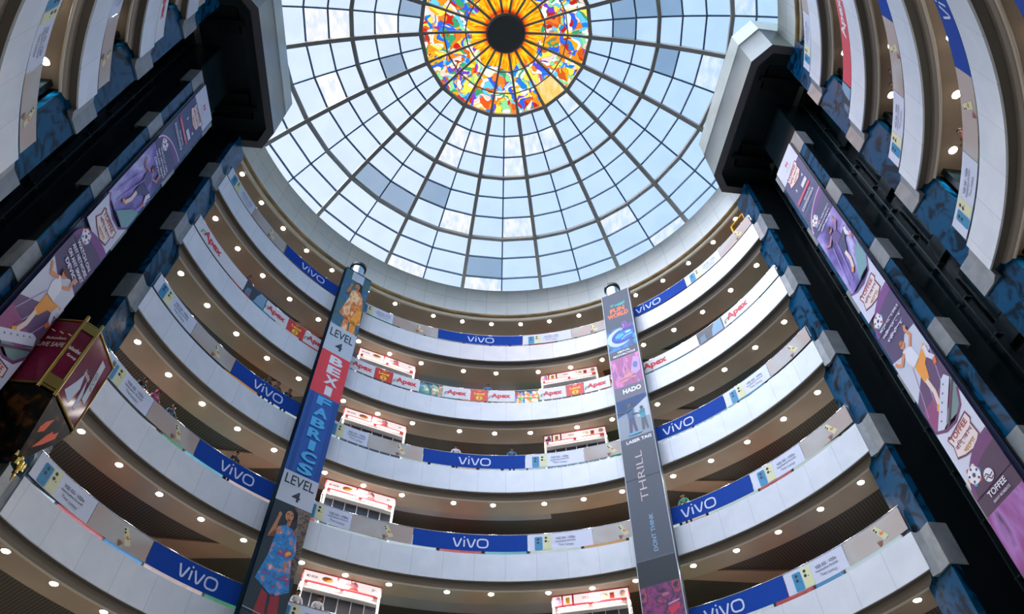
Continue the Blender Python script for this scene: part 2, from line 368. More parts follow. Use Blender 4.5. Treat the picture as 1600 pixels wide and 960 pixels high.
# ------------------------------------------------------------------ numbers of the building
LEV = {'Z': 13.80, 'A': 18.65, 'B': 23.56, 'C': 28.46, 'D': 33.43}     # underside of each gallery edge
ORD = ['Z', 'A', 'B', 'C', 'D']; TOPZ = {'Z': 18.65, 'A': 23.56, 'B': 28.46, 'C': 33.43, 'D': 38.2}
NICK = {'Z': 'lowest gallery in view', 'A': 'second gallery from the bottom', 'B': 'middle gallery', 'C': 'gallery below the top one', 'D': 'topmost gallery'}
FAR = (-79.6, 67.0); NEAR = (99.6, 248.0)
BAY = {'R': 83.2, 'L': -95.7}
def bayv(s):
    b = rad(BAY[s]); B = Vector((math.sin(b), math.cos(b), 0)); Q = Vector((-B.y, B.x, 0)) if s == 'R' else Vector((B.y, -B.x, 0))
    return B, Q          # B out of the atrium, Q towards the far side
def BP(s, out, side, z):
    B, Q = bayv(s); v = B * out + Q * side; return Vector((v.x, v.y, z))

# ------------------------------------------------------------------ big structure
fl = MB(); fl.prism([P(a, 26, 0)[:2] for a in range(0, 360, 10)], -.3, 0)
struct(fl, 'floor', [noisy('ground_tiles', 'c9c4ba', 'd8d4cc', .8, .25)])
for k in ORD:
    F = LEV[k]; T = TOPZ[k]
    for (a0, a1) in (FAR, NEAR):
        mb = MB(); mb.sweep([(15.0, F), (15.0, F + 1.36), (15.22, F + 1.36), (15.22, F + .1), (15.06, F + .1), (15.06, F)], a0, a1, 1.0)
        struct(mb, 'wall_fascia', M_FASCIA)
        mb = MB(); mb.sweep([(15.06, F + .04), (15.3, F + .04), (15.3, F + .2), (15.06, F + .2)], a0, a1, 1.5, 0)
        mb.sweep([(15.3, F + .1), (15.3, F), (15.32, F - .12), (15.37, F - .21), (15.40, F - .235), (15.5, F - .235), (15.5, F + .1)], a0, a1, 1.0, 1, smooth=False)
        mb.sweep([(15.40, F - .236), (15.43, F - .275), (15.48, F - .275), (15.5, F - .236)], a0, a1, 1.0, 2)
        struct(mb, 'trim_lip', [M_RECESS, M_LIP, M_LIPE])
        # soffit band, wider between the kiosks
        mb = MB(); mb.sweep([(15.49, F - .075), (16.95, F - .075), (16.95, F + .05), (15.49, F + .05)], a0, a1, 1.0)
        struct(mb, 'ceiling_soffit', M_SOFFIT)
        mb = MB(); mb.sweep([(15.22, F + .9), (15.22, F + 1.38), (22.0, F + 1.38), (22.0, F + .9)], a0, a1, 2)
        struct(mb, 'floor_slab', M_SLAB)
        mb = MB(); mb.sweep([(16.95, F + .02), (22.0, F + .02), (22.0, F + .06), (16.95, F + .06)], a0, a1, 2)
        struct(mb, 'ceiling_lattice', M_LATTICE)
        mb = MB(); mb.sweep([(20.6, F + 1.38), (20.6, T + .02), (20.8, T + .02), (20.8, F + 1.38)], a0, a1, 2)
        struct(mb, 'wall_shopfront', noisy('shop_wall', 'b8afa6', 'c9c2ba', .5, .6))
    # plain board ceiling between the kiosks, and the tan bulkheads by the columns
    R1 = {'Z': 17.6, 'A': 17.9, 'B': 17.4, 'C': 16.98, 'D': 20.5}[k]
    if k != 'C':
        mb = MB(); mb.sweep([(16.9, F - .06), (R1, F - .06), (R1, F + .02), (16.9, F + .02)], -34, 21 if k in 'DZ' else 8, 1); struct(mb, 'ceiling_board', M_GREYP)
    mb = MB(); mb.prism([(-10.9, 12.9), (-11.75, 11.85), (-17.2, 11.0), (-16.2, 12.9)], F - .065, F + .015)
    mb.prism([(8.2, 14.8), (9.1, 14.03), (15.0, 14.2), (13.6, 15.3)], F - .065, F + .015)
    struct(mb, 'ceiling_bulkhead', M_TAN)
# lowest storey below the first visible gallery
mb = MB(); mb.sweep([(19.5, 0), (19.5, 13.8), (19.8, 13.8), (19.8, 0)], FAR[0], FAR[1], 3); mb.sweep([(19.5, 0), (19.5, 13.8), (19.8, 13.8), (19.8, 0)], NEAR[0], NEAR[1], 3)
struct(mb, 'wall_lower', noisy('shop_wall', 'b8afa6', 'c9c2ba', .5, .6))
# top soffit and drum under the dome
E_ = 38.6
for (a0, a1) in (FAR, NEAR):
    mb = MB(); mb.sweep([(15.49, E_), (15.32, 41.07), (15.6, 41.07), (15.75, E_)], a0, a1, 1.0)
    struct(mb, 'wall_drum', M_DRUM)
for (a0, a1) in (FAR, NEAR):
    mb = MB(); mb.sweep([(15.47, E_), (15.44, E_ - .12), (15.5, E_ - .2), (15.6, E_ - .2), (15.62, E_)], a0 - 1.5 if a0 < 0 else a0, a1, 1.0, 0)
    mb.sweep([(15.62, E_ - .15), (15.62, E_ - .34), (15.66, E_ - .42), (15.74, E_ - .44), (15.8, E_ - .4), (15.8, E_ - .1)], a0, a1, 1.0, 1)
    struct(mb, 'trim_lip', [M_BRASS, M_LIPC])
    mb = MB(); mb.sweep([(15.78, E_ - .42), (22.0, E_ - .42), (22.0, E_ - .3), (15.78, E_ - .3)], a0, a1, 1.0)
    struct(mb, 'ceiling_soffit', M_SOFFIT)
mb = MB(); mb.sweep([(15.5, 41.0), (18.3, 41.0), (18.3, 43.6), (18.8, 43.6), (18.8, 40.7), (15.5, 40.7)], 0, 360, 2); struct(mb, 'wall_drum_ledge', M_DRUM)
mb = MB(); mb.sweep([(18.8, 40.8), (26, 40.8), (26, 40.6), (18.8, 40.6)], 0, 360, 4); mb.sweep([(22.0, 13.0), (22.0, 40.8), (22.2, 40.8), (22.2, 13.0)], 0, 360, 4)
struct(mb, 'roof_slab', M_SLAB)

# ------------------------------------------------------------------ the dome
RS = 27.5; ZC = 49.95 - RS
def dz(r, up=0): return ZC + math.sqrt((RS + up) ** 2 - r * r)
dome = thing('dome_skylight', 'large shallow glass dome roof with a stained glass sun at its centre', 'skylight', (0, 0, 44))
M_STEEL = flat('66645c', .6); M_MULL = flat('2c4658', .6)
RIB0 = 8.6
for i in range(18):
    a = RIB0 + 20 * i; mb = MB(); rs = [1.25 + (18.3 - 1.25) * j / 22 for j in range(23)]
    t = P(a + 90, 1, 0)
    vs = []
    for r in rs:
        hw = .13 if r > 5.6 else .075
        for s_, u in ((-1, -.34), (1, -.34), (1, 0), (-1, 0)): vs.append(P(a, r, dz(r, u * (1 if r > 5.6 else .6))) + t * (s_ * hw))
    fs = [(4 * j + q, 4 * j + (q + 1) % 4, 4 * j + 4 + (q + 1) % 4, 4 * j + 4 + q) for j in range(22) for q in range(4)] + [(3, 2, 1, 0), (88, 89, 90, 91)]
    mb.add(vs, fs); mb.build('rib', M_STEEL, dome)
def poly_ring(r, hw, dep, a_step=10, off=RIB0):
    mb = MB(); n = int(360 / a_step)
    for i in range(n):
        a, b = off + a_step * i, off + a_step * (i + 1)
        A, B_ = P(a, r, dz(r, -dep / 2)), P(b, r, dz(r, -dep / 2)); rd = (P((a + b) / 2, 1, 0))
        mb.beam(A, B_, rd * hw, Vector((0, 0, dep / 2)))
    return mb
ROWS = [5.69, 7.14, 8.6, 10.0, 11.38, 12.73, 14.1, 15.35, 16.6, 18.0]
for i, r in enumerate(ROWS):
    if i % 3 == 0: poly_ring(r, .12, .26, 20 if i == 0 else 10).build('ring_beam', M_STEEL, dome)
    else: poly_ring(r, .05, .12, 10).build('glazing_ring', M_MULL, dome)
for r in (2.72, 4.2): poly_ring(r, .04, .1, 20).build('glazing_ring', M_STEEL, dome)
for i in range(18):
    a = RIB0 + 10 + 20 * i; mb = MB(); rs = [5.69 + (18.1 - 5.69) * j / 12 for j in range(13)]; t = P(a + 90, 1, 0)
    for j in range(12): mb.beam(P(a, rs[j], dz(rs[j], -.06)), P(a, rs[j + 1], dz(rs[j + 1], -.06)), t * .05, Vector((0, 0, .06)))
    mb.build('glazing_bar', M_MULL, dome)
WHITE = {(25, 4), (25, 3), (25, 1), (27, 4), (32, 1), (33, 1), (32, 2), (35, 1), (0, 1), (1, 1), (35, 2), (3, 0), (35, 5), (33, 5), (2, 6), (7, 5), (34, 8), (9, 6), (3, 8), (32, 8), (12, 3), (20, 4), (22, 2), (15, 5)}
GREY = {(24, 0), (27, 1), (9, 1), (9, 2), (9, 3), (8, 1), (7, 3), (30, 5), (31, 5), (32, 4), (34, 7), (14, 2), (18, 4)}
mb = MB()
for k in range(36):
    for j in range(9):
        a0, a1 = RIB0 + 10 * k, RIB0 + 10 * (k + 1); r0, r1 = ROWS[j], ROWS[j + 1]
        mi = 1 if (k, j) in WHITE else 2 if (k, j) in GREY else 0
        mb.add([P(a0, r0, dz(r0)), P(a1, r0, dz(r0)), P(a1, r1, dz(r1)), P(a0, r1, dz(r1))], [(0, 1, 2, 3)], mi)
mb.build('glazing', [M_PANE, M_PANEW, M_PANEG], dome)
mb = MB(); rr = [1.2, 2.0, 2.72, 3.5, 4.2, 5.0, 5.69]
for k in range(36):
    for j in range(6):
        a0, a1 = RIB0 + 10 * k, RIB0 + 10 * (k + 1); mi = 1 if k in (2, 3) and j > 3 else 0
        mb.add([P(a0, rr[j], dz(rr[j])), P(a1, rr[j], dz(rr[j])), P(a1, rr[j + 1], dz(rr[j + 1])), P(a0, rr[j + 1], dz(rr[j + 1]))], [(0, 1, 2, 3)], mi)
sg = mb.build('stained_glass', [M_STAINED, M_AMBER], dome); sg['label'] = 'multicoloured stained glass around a yellow sun'
mb = MB(); mb.sweep([(.01, 49.4), (1.2, 49.4), (1.33, 49.5), (1.33, 49.95), (.01, 49.98)], 0, 360, 15); mb.build('hub', flat('15201f', .5), dome)

# ------------------------------------------------------------------ lift bays
WHERE = {'R': 'opposite the gold lift car', 'L': 'beside the gold lift car'}
for s in 'RL':
    B, Q = bayv(s)
    def box(mb, o0, o1, s0, s1, z0, z1, mi=0): mb.box(BP(s, o0, s0, z0), B * (o1 - o0), Q * (s1 - s0), Vector((0, 0, z1 - z0)), mi)
    mb = MB(); box(mb, 17.2, 17.5, -5.4, 5.4, 0, 40.9)
    for sd_ in (-1, 1): box(mb, 14.9, 17.2, sd_ * 5.0, sd_ * 5.2, 0, 38.2)
    box(mb, 14.95, 17.2, -1.3, 1.05, 0, 38.6)
    struct(mb, 'wall_lift_bay', M_DARK)
    # landing doors and guide rails inside the two shafts
    for cs, nm in ((2.35, 'far'), (-2.35, 'near')):
        for k in ORD:
            F = LEV[k]; t = thing('landing_door', 'dark glass lift landing doors deep in the shaft', 'door', BP(s, 17.2, cs, F + 1.4), 'landing doors in the lift shafts')
            m = MB(); box(m, 17.1, 17.2, cs - .95, cs + .95, F + 1.4, F + 4.1); box(m, 17.08, 17.1, cs - .02, cs + .02, F + 1.4, F + 3.9)
            m.build('door_frame', flat('2c3436', .3, .6), t)
            m = MB(); box(m, 17.06, 17.1, cs - .85, cs - .03, F + 1.45, F + 3.9); box(m, 17.06, 17.1, cs + .03, cs + .85, F + 1.45, F + 3.9)
            m.build('door_leaf', flat('10282e', .12), t)
            m = MB(); box(m, 17.02, 17.2, cs - 1.05, cs + 1.05, F + .3, F + 1.35); m.build('apron', flat('1b2a2d', .3), t)
        for g in (-.85, .85):
            m = MB(); box(m, 16.3, 16.38, cs + g - .03, cs + g + .03, 0, 38.4); box(m, 16.38, 16.6, cs + g - .015, cs + g + .015, 0, 38.4)
            for z in range(3, 38, 2): box(m, 16.34, 16.6, cs + g - .12, cs + g + .12, z, z + .08)
            tag(m.build('guide_rail', flat('3d4b4c', .3, .7), origin=BP(s, 16.3, cs + g, 0)), 'thin steel guide rail running up the dark lift shaft', 'guide rail', 'guide rails in the lift shafts')
    # piers: blue marble with grey stone bands at every gallery
    for (s0, s1, lab) in ((-1.54, 1.25, 'blue marble pier between two shafts carrying the purple banner, ' + WHERE[s]),
                          (3.45, 4.9, 'blue marble end pier on the far side of the lifts, ' + WHERE[s]), (-4.9, -3.45, 'blue marble end pier on the near side of the lifts, ' + WHERE[s])):
        mid = s0 < 0 < s1; t = thing('lift_pier', lab, 'pier', BP(s, 14.6, (s0 + s1) / 2, 0))
        m = MB(); ztop = 34.5 if mid else 38.15
        c0, c1 = (s0 + .02, s1 - .02)
        box(m, 14.62, 14.66 if mid else 14.9, c0, c1, 0, ztop); m.build('marble_facing', M_MARBLE, t)
        m = MB(); box(m, 14.67 if mid else 14.91, 14.94 if mid else 17.15, c0, c1, 0, ztop); m.build('core', M_DARKER, t)  # near-black colour stands in for shade and shaft reflection on the pier sides
        for k in ORD:
            F = LEV[k]; m = MB()
            if mid: box(m, 14.6, 15.12, s0, s1, F - .3, F + 1.08)
            else:
                e = 1 if s0 > 0 else -1; x0, x1, x2 = e * 3.43, e * 3.95, e * 4.24
                for (p0, p1, o0_, o1_) in ((x0, x1, 14.55, 14.55), (x1, x2, 14.55, 14.42)):
                    v = [BP(s, o0_, p0, F - .25), BP(s, o1_, p1, F - .25), BP(s, 15.2, p1, F - .25), BP(s, 15.2, p0, F - .25)]
                    m.add(v + [q + Vector((0, 0, 1.5)) for q in v], [(3, 2, 1, 0), (4, 5, 6, 7), (0, 1, 5, 4), (1, 2, 6, 5), (2, 3, 7, 6), (3, 0, 4, 7)])
            m.build('stone_band', M_STONE, t)
    # canopy box over the lifts
    t = thing('lift_canopy', ('shadowed blue-grey eight-sided canopy box over the lifts with the gold car' if s == 'L' else 'sunlit cream eight-sided canopy box over the lifts without a car'), 'canopy', BP(s, 13.5, 0, 38.6))
    pl = [(16.6, -4.4), (13.65, -4.4), (12.85, -3.4), (12.85, 3.4), (13.65, 4.4), (16.6, 4.4)]
    def inset(d): return [(16.6, -4.4 + d), (13.65 + d * .45, -4.4 + d), (12.85 + d, -3.4 + d * .45), (12.85 + d, 3.4 - d * .45), (13.65 + d * .45, 4.4 - d), (16.6, 4.4 - d)]
    m = MB(); n = 6; r0 = [BP(s, o_, q, 38.62) for o_, q in pl]; r1 = [BP(s, o_, q, 42.85) for o_, q in pl]; r2 = [BP(s, o_, q, 43.12) for o_, q in inset(.3)]
    m.add(r0 + r1 + r2, [(i, (i + 1) % n, n + (i + 1) % n, n + i) for i in range(n - 1)] + [(n + i, n + (i + 1) % n, 2 * n + (i + 1) % n, 2 * n + i) for i in range(n - 1)] + [tuple(range(2 * n, 3 * n))])
    m.build('shell', noisy('canopy_panel', '848c80', '929889', .5, .35), t)
    m = MB(); a_ = [BP(s, o_, q, 38.6) for o_, q in pl]; b_ = [BP(s, o_, q, 38.6) for o_, q in inset(.42)]; c_ = [BP(s, o_, q, 39.5) for o_, q in inset(.42)]; d_ = [BP(s, o_, q, 39.5) for o_, q in inset(1.3)]; e_ = [BP(s, o_, q, 40.1) for o_, q in inset(1.3)]
    m.add(a_ + b_, [(i, i + 1, n + i + 1, n + i) for i in range(n - 1)], 0)
    m.add(b_ + c_, [(i, i + 1, n + i + 1, n + i) for i in range(n - 1)], 1); m.add(c_ + d_, [(i, i + 1, n + i + 1, n + i) for i in range(n - 1)], 1)
    m.add(d_ + e_, [(i, i + 1, n + i + 1, n + i) for i in range(n - 1)], 1); m.add(e_, [tuple(range(n))], 1)
    m.build('soffit_frame', [flat('54565a', .5), flat('16272b', .4)], t)
    for q in (-2.35, 2.35):
        m = MB(); box(m, 13.9, 16.5, q - .12, q + .12, 39.2, 39.5); m.build('hoist_beam', M_DARKER, t)
        m = MB(); box(m, 14.3, 15.4, q - .7, q + .7, 39.55, 40.0); m.build('winch_box', M_DARKER, t)

# ------------------------------------------------------------------ tall purple banners on the middle piers
def art_noise(name, cols, scale, stretch=(1, 1, 1), rough=.5):
    return noisy(name, cols[0], cols[1], scale, rough, 3, .3, .7, stretch, extra=cols[2:])
def football(p, u, v, r):
    p.up()
    for i, c in enumerate(['2c6fc0', 'd8d4c8', 'c23a3a', 'e0a33a', '3f9ad0', 'c23a3a']):
        a = i * PI / 3; p.ell(u + math.cos(a) * r * .8, v + math.sin(a) * r * .8, r * .45, r * .35, c, a)
    p.up().ell(u, v, r, r, 'e9e9ee').up().ell(u, v, r * .3, r * .3, '43305e', n=5)
    for i in range(5):
        a = i * 2 * PI / 5 + .3; p.ell(u + math.cos(a) * r * .74, v + math.sin(a) * r * .74, r * .2, r * .16, '43305e', a, 6)
def wordmark(p, v, k=1.0):
    """outlined two-line title"""
    p.up().poly([(-.62 * k, v + .42), (-.5 * k, v + .5), (-.42 * k, v + .44), (.6 * k, v + .62), (.66 * k, v + .3), (.56 * k, v + .22), (.6 * k, v - .3), (.2 * k, v - .52), (-.3 * k, v - .42), (-.66 * k, v - .28), (-.55 * k, v + .1)], '6d3450')
    p.up().poly([(-.57 * k, v + .4), (-.42 * k, v + .37), (.56 * k, v + .55), (.6 * k, v + .3), (.5 * k, v + .18), (.54 * k, v - .25), (.18 * k, v - .45), (-.3 * k, v - .36), (-.6 * k, v - .23), (-.5 * k, v + .12)], 'ead9d6')
    p.up().text('TOFFEE', -.02, v + .34, .2, 'a3393f', width=.95 * k, rot=.1, bold=.03)
    p.text('বিশ্বকাপ', 0, v + .02, .26, '7d3550', width=.95 * k, rot=.1, bold=.02).text('খেলা', .05, v - .26, .17, 'b8842f', width=.6 * k, rot=.1, bold=.02)
def arc_top(p, v, r=1.5, cu=.9, col='6b3f86', line='d9d6ea', base='43476f'):
    """quarter disc of colour rising towards one side"""
    pts = [(cu, v)] + [(cu - 1.8 * math.sin(t), v - 1.35 + 1.35 * math.cos(t)) for t in [PI / 2 * i / 12 for i in range(13)]]
    pts = [(q[0], q[1]) for q in pts]
    p.up().poly([(cu, v - 1.35)] + pts[1:], line); p.up().poly([(cu, v - 1.35)] + [(cu - 1.74 * math.sin(t), v - 1.35 + 1.29 * math.cos(t)) for t in [PI / 2 * i / 12 for i in range(13)]], col)
    p.up().poly([(cu, v - 1.35)] + [(cu - 1.66 * math.sin(t), v - 1.35 + .9 * math.cos(t)) for t in [PI / 2 * i / 12 for i in range(13)]], base)
def footballer(p, u, v, k, shirt, shorts, skin, m=1):
    """running player print, m mirrors"""
    X = lambda q: [(u + m * a * k, v + b * k) for a, b in q]
    p.up().poly(X([(-.2, .9), (.25, .75), (.3, .1), (-.1, .0), (-.28, .4)]), shirt)
    p.poly(X([(-.12, .05), (.3, .15), (.75, .35), (.8, .12), (.35, -.25), (.15, -.75), (-.12, -.72)]), shorts)
    p.up().ell(u - m * .05 * k, v + 1.12 * k, .14 * k, .18 * k, skin).ell(u - m * .07 * k, v + 1.2 * k, .15 * k, .12 * k, '3a2a30')
    p.stroke(X([(-.18, .8), (-.55, .55), (-.72, .72), (-.8, .85)]), .13 * k, skin).stroke(X([(.2, .75), (.5, 1.05), (.42, 1.4), (.5, 1.55)]), .12 * k, skin)
    p.stroke(X([(.7, .25), (.62, -.1), (.78, -.42)]), .18 * k, 'd9dbe6').stroke(X([(.0, -.7), (.02, -1.25), (-.12, -1.75)]), .17 * k, 'e6d2c4').up().stroke(X([(-.12, -1.7), (-.28, -1.86)]), .16 * k, 'f0a030').stroke(X([(.78, -.4), (.7, -.62)]), .15 * k, 'e8702a')
def tall_banner(s):
    B, Q = bayv(s); right = -Q if s == 'R' else Q
    lab = ('tall purple football streaming banner with Bengali lettering on the right-hand lift pier' if s == 'R' else 'tall purple football streaming banner reading WATCH ON ANY NETWORK, on the left-hand lift pier')
    org = BP(s, 14.5, 0, 8.0); t = thing('pier_banner', lab, 'banner', org)
    m = MB(); m.box(BP(s, 14.5, -.9, 8.0), B * .07, Q * 1.8, Vector((0, 0, 26.4))); m.build('panel', flat('3b4468', .45), t)
    m = MB()
    for q in (-.98, .9): m.box(BP(s, 14.53, q, 8.0), B * .05, Q * .08, Vector((0, 0, 26.3)))
    m.build('side_frame', M_DARKER, t)
    p = Print(planar(BP(s, 14.5, 0, 0), right, -B)); U = .89
    p.rect(-U, 33.0, U, 34.4, 'c9d2e2').rect(-U, 29.9, U, 33.0, 'd4d8e6' if False else '46507a')
    p.up().text('N', 0, 33.78, .26, 'c0304a', width=.24, bold=.05).text('Nagad', .0, 33.42, .09, '8d93a6', width=.5)
    wordmark(p, 32.55, .95)
    p.up().text('4', .45, 31.85, .2, 'dfe3ee', bold=.02).text('5', -.35, 31.7, .2, 'dfe3ee', bold=.02)
    p.rect(.05, 31.25, .55, 31.55, 'cfd6e6').up().rect(-.75, 30.9, .6, 31.1, 'd8546e', 1).text('LIVE STREAMING', -.1, 31.0, .09, 'f0dfe6', width=1.0)
    p.text('SPORTS', .1, 30.65, .13, 'cfd6e6', width=.7)
    for q in (30.38,): p.rect(-.7, q - .1, .55, q + .1, 'd6dbe8').up().rect(-.65, q - .06, .5, q + .06, '46507a').up().text('DOWNLOAD NOW', -.07, q, .07, 'e8ebf4', width=1.0)
    p.up().rect(-U, 24.0, U, 29.9 - 1.2, art_noise('print_violet_glow', ['2e3068', '5a4a9a', '8a7cc4', 'b8b8e6', '6a3488'], .7, (1, 1, .6)))
    arc_top(p, 29.9); p.rect(-U, 28.2, U, 28.58, '43476f'); football(p, -.38 * 1, 28.95, .26)
    lines = ['দেখুন যেকোনো', 'নেটওয়ার্কে', 'ডিভাইসে'] if s == 'R' else ['WATCH ON', 'ANY NETWORK', 'ON ANY SMART', 'DEVICE']
    for i, l in enumerate(lines): p.up().text(l, .12, 28.55 - .24 * i, .15, 'dfe2f2', width=min(1.3, .1 * len(l) + .35), bold=.02)
    footballer(p, .1, 26.4, .95, '5a4a86', '39406c', 'b07a86', 1)
    p.up()
    for q in (-.7, -.35, .55): p.stroke([(q, 24.4), (q + .35, 26.6)], .05, '9c7fd0')
    p.up().poly([(-.1, 24.0), (U, 24.0), (U, 25.4), (.5, 25.1)], '6fa0a6').up().poly([(-U, 22.2), (U, 22.2), (U, 24.3), (.55, 23.75), (0, 23.6), (-.5, 23.7), (-U, 23.95)], 'd0d4e4')
    p.up().stroke([(-U, 23.98), (-.5, 23.72), (0, 23.62), (.55, 23.77), (U, 24.32)], .09, '6b3f86')
    wordmark(p, 22.95)
    p.up().rect(-U, 19.5, U, 21.25, '4d3c66'); arc_top(p, 22.55, col='7a3c86', line='7a3c86', base='4d3c66'); football(p, -.4, 21.75, .27)
    for i, l in enumerate(lines): p.up().text(l, .08, 21.3 - .3 * i, .19, 'dfe2f2', width=min(1.4, .11 * len(l) + .4), bold=.03)
    p.up().poly([(-U, 16.6), (U, 16.6), (U, 20.1), (.3, 20.2), (-.3, 19.7), (-U, 19.9)], 'c4cad8').up().poly([(-U, 16.6), (U, 16.6), (U, 18.9), (-.1, 18.5), (-U, 17.9)], '5c3c66')
    p.up().poly([(-U, 16.6), (.2, 16.6), (.75, 17.6), (-U, 17.5)], '8f3a72')
    for q in (-.8, -.3, .3): p.stroke([(q, 17.2), (q + .6, 19.0)], .04, 'a98cb8')
    footballer(p, 0, 18.9, 1.0, 'dcdfe8', 'ee9a30', 'd98a5a', 1)
    p.up().poly([(-.55, 16.5), (U, 16.4), (U, 17.5), (.3, 16.9)], '6f8a8a').up().poly([(-.75, 16.6), (-.55, 16.42), (-.3, 16.5), (.85, 17.5), (.72, 17.75), (.5, 17.7)], 'ced3e2').up().stroke([(-.7, 16.42), (-.45, 16.33), (-.2, 16.42), (.88, 17.35)], .09, '54344e')
    for i in range(5): p.ell(-.4 + .22 * i, 16.72 + .2 * i, .04, .03, '56607a')
    p.up().poly([(-U, 14.4), (U, 14.4), (U, 17.0), (.6, 16.5), (.1, 16.25), (-.4, 16.3), (-U, 16.6)], 'd0d4e4').up().stroke([(-U, 16.62), (-.4, 16.32), (.1, 16.27), (.6, 16.52), (U, 17.02)], .1, '6b2f62')
    wordmark(p, 15.65)
    p.up().rect(-U, 12.6, U, 14.1, '421f42'); arc_top(p, 15.35, col='6b2f6b', line='6b2f6b', base='472348'); football(p, -.42, 14.6, .27)
    p.up().ell(.05, 14.25, .2, .2, 'e4e2ec').up().stroke([(-.12, 14.3), (-.02, 14.34), (.08, 14.2), (.22, 14.24)], .035, '472348').stroke([(-.12, 14.2), (-.02, 14.24), (.08, 14.1), (.2, 14.14)], .035, '472348')
    p.text('TOFFEE', .05, 13.82, .19, 'e4e2ec', width=.85, bold=.02).text('MANY MOMENTS', .08, 13.58, .09, 'c8b8d4', width=.8)
    p.up().rect(-U, 8.02, U, 13.4, art_noise('print_pink_glow', ['2e1236', '5a1f5e', '8f3a8a', 'a86ab8', '3a1644'], .8, (1.4, 1.4, .5)))
    footballer(p, .35, 10.8, 1.0, '3a2a4a', '2c2440', '6a3a50', 1)
    p.build('print', t)
for s in 'RL': tall_banner(s)

# ------------------------------------------------------------------ gold lift car
s = 'L'; B, Q = bayv(s)
plan = [(14.5, 1.08), (13.55, 1.08), (13.2, 1.45), (13.2, 3.15), (13.55, 3.5), (14.5, 3.5)]
t = thing('lift_car', 'gold framed maroon glass lift car stopped near the lowest gallery', 'lift', BP(s, 14.2, 2.3, 16.1))
GOLD = flat('7d6830', .3, .9); MAR = noisy('maroon_glass', '5a1228', '74203c', .8, .1); MAR.node_tree.nodes['Principled BSDF'].inputs['Specular IOR Level'].default_value = .18
def wallseg(m, i, z0, z1, d=0.0, e=0.0, mi=0):
    (o0_, q0), (o1_, q1) = plan[i], plan[i + 1]; a, b = BP(s, o0_, q0, 0), BP(s, o1_, q1, 0); dr = (b - a).normalized(); nr = Vector((dr.y, -dr.x, 0))
    if nr.dot(BP(s, 14.4, 2.3, 0) - a) > 0: nr = -nr
    a = a + dr * e + nr * d; b = b - dr * e + nr * d
    m.add([a + Vector((0, 0, z0)), b + Vector((0, 0, z0)), b + Vector((0, 0, z1)), a + Vector((0, 0, z1))], [(0, 1, 2, 3)], mi); return a, b, dr, nr
m = MB()
for i in range(5): wallseg(m, i, 16.3, 19.0)
m.build('glass_wall', MAR, t)
m = MB()
for i, (o_, q) in enumerate(plan): m.tube([BP(s, o_, q, 16.1), BP(s, o_, q, 19.3)], .06 if i in (1, 2) else .035, 8)
for z in (16.25, 19.05):
    for i in range(5): m.tube([BP(s, *plan[i], z), BP(s, *plan[i + 1], z)], .05, 8)
m.build('gold_frame', GOLD, t)
m = MB(); n = 6; up = [BP(s, o_, q, 19.1) for o_, q in plan]; tp = [BP(s, 14.3 + (o_ - 14.3) * .55, 2.3 + (q - 2.3) * .55, 19.7) for o_, q in plan]
m.add(up + tp, [(i, (i + 1) % n, n + (i + 1) % n, n + i) for i in range(n)] + [tuple(range(n, 2 * n))]); m.build('roof', flat('24383a', .15, .4), t)
M_TAIL = noisy('amber_black', '040607', '06090a', 2.4, .1, 3, .38, .66, extra=['1c1208', '4a2e10']); M_TAIL.node_tree.nodes['Principled BSDF'].inputs['Roughness'].default_value = .3; M_TAIL.node_tree.nodes['Principled BSDF'].inputs['Specular IOR Level'].default_value = .1  # amber reflections on the black underside painted in as noise
m = MB(); lo = [BP(s, o_, q, 16.12) for o_, q in plan]; tail = [(14.1, 2.1), (13.7, 2.05), (13.55, 2.15), (13.55, 2.45), (13.7, 2.55), (14.1, 2.5)]; tl = [BP(s, o_, q, 14.45) for o_, q in tail]
m.add(lo + tl, [(i, (i + 1) % n, n + (i + 1) % n, n + i) for i in range(n)] + [tuple(range(n, 2 * n))]); m.build('tapered_underside', M_TAIL, t)
a3, b3, c3, d3 = BP(s, 13.2, 1.45, 16.12), BP(s, 13.2, 3.15, 16.12), BP(s, 13.55, 2.45, 14.45), BP(s, 13.55, 2.15, 14.45)
nrm = (b3 - a3).cross(d3 - a3).normalized(); nrm = -nrm if nrm.dot(-B) < 0 else nrm; dv = ((c3 + d3) / 2 - (a3 + b3) / 2); dv = dv.normalized()
p = Print(lambda u, v, d: (a3 + b3) / 2 + Q * u - dv * v + nrm * d)
p.up().poly([(-.28, -.55), (-.1, -.3), (-.08, -.75), (-.25, -.95), (-.33, -.8)], 'e2552c').poly([(.42, -.35), (.5, -.55), (.25, -1.0), (.02, -1.3), (.12, -.75), (.22, -.5), (.3, -.55)], 'e2552c')
ar = p.build('arrow', t); ar['label'] = 'orange arrow shapes on the underside'
m = MB()
for (o_, q, z, r_) in ((13.5, 2.3, 14.3, .16), (13.45, 2.12, 14.18, .12), (13.45, 2.48, 14.2, .12), (13.42, 2.3, 14.0, .1), (13.5, 2.0, 14.36, .09), (13.5, 2.6, 14.36, .09)):
    m.tube([BP(s, o_, q, z + r_), BP(s, o_, q, z), BP(s, o_, q, z - r_)], r_ * .4, 7, 0, r_ * .8)
m.tube([BP(s, 13.45, 2.3, 14.3), BP(s, 13.4, 2.3, 13.65)], .1, 8, 0, .02); m.build('finial', flat('c9a650', .2, 1.0), t)
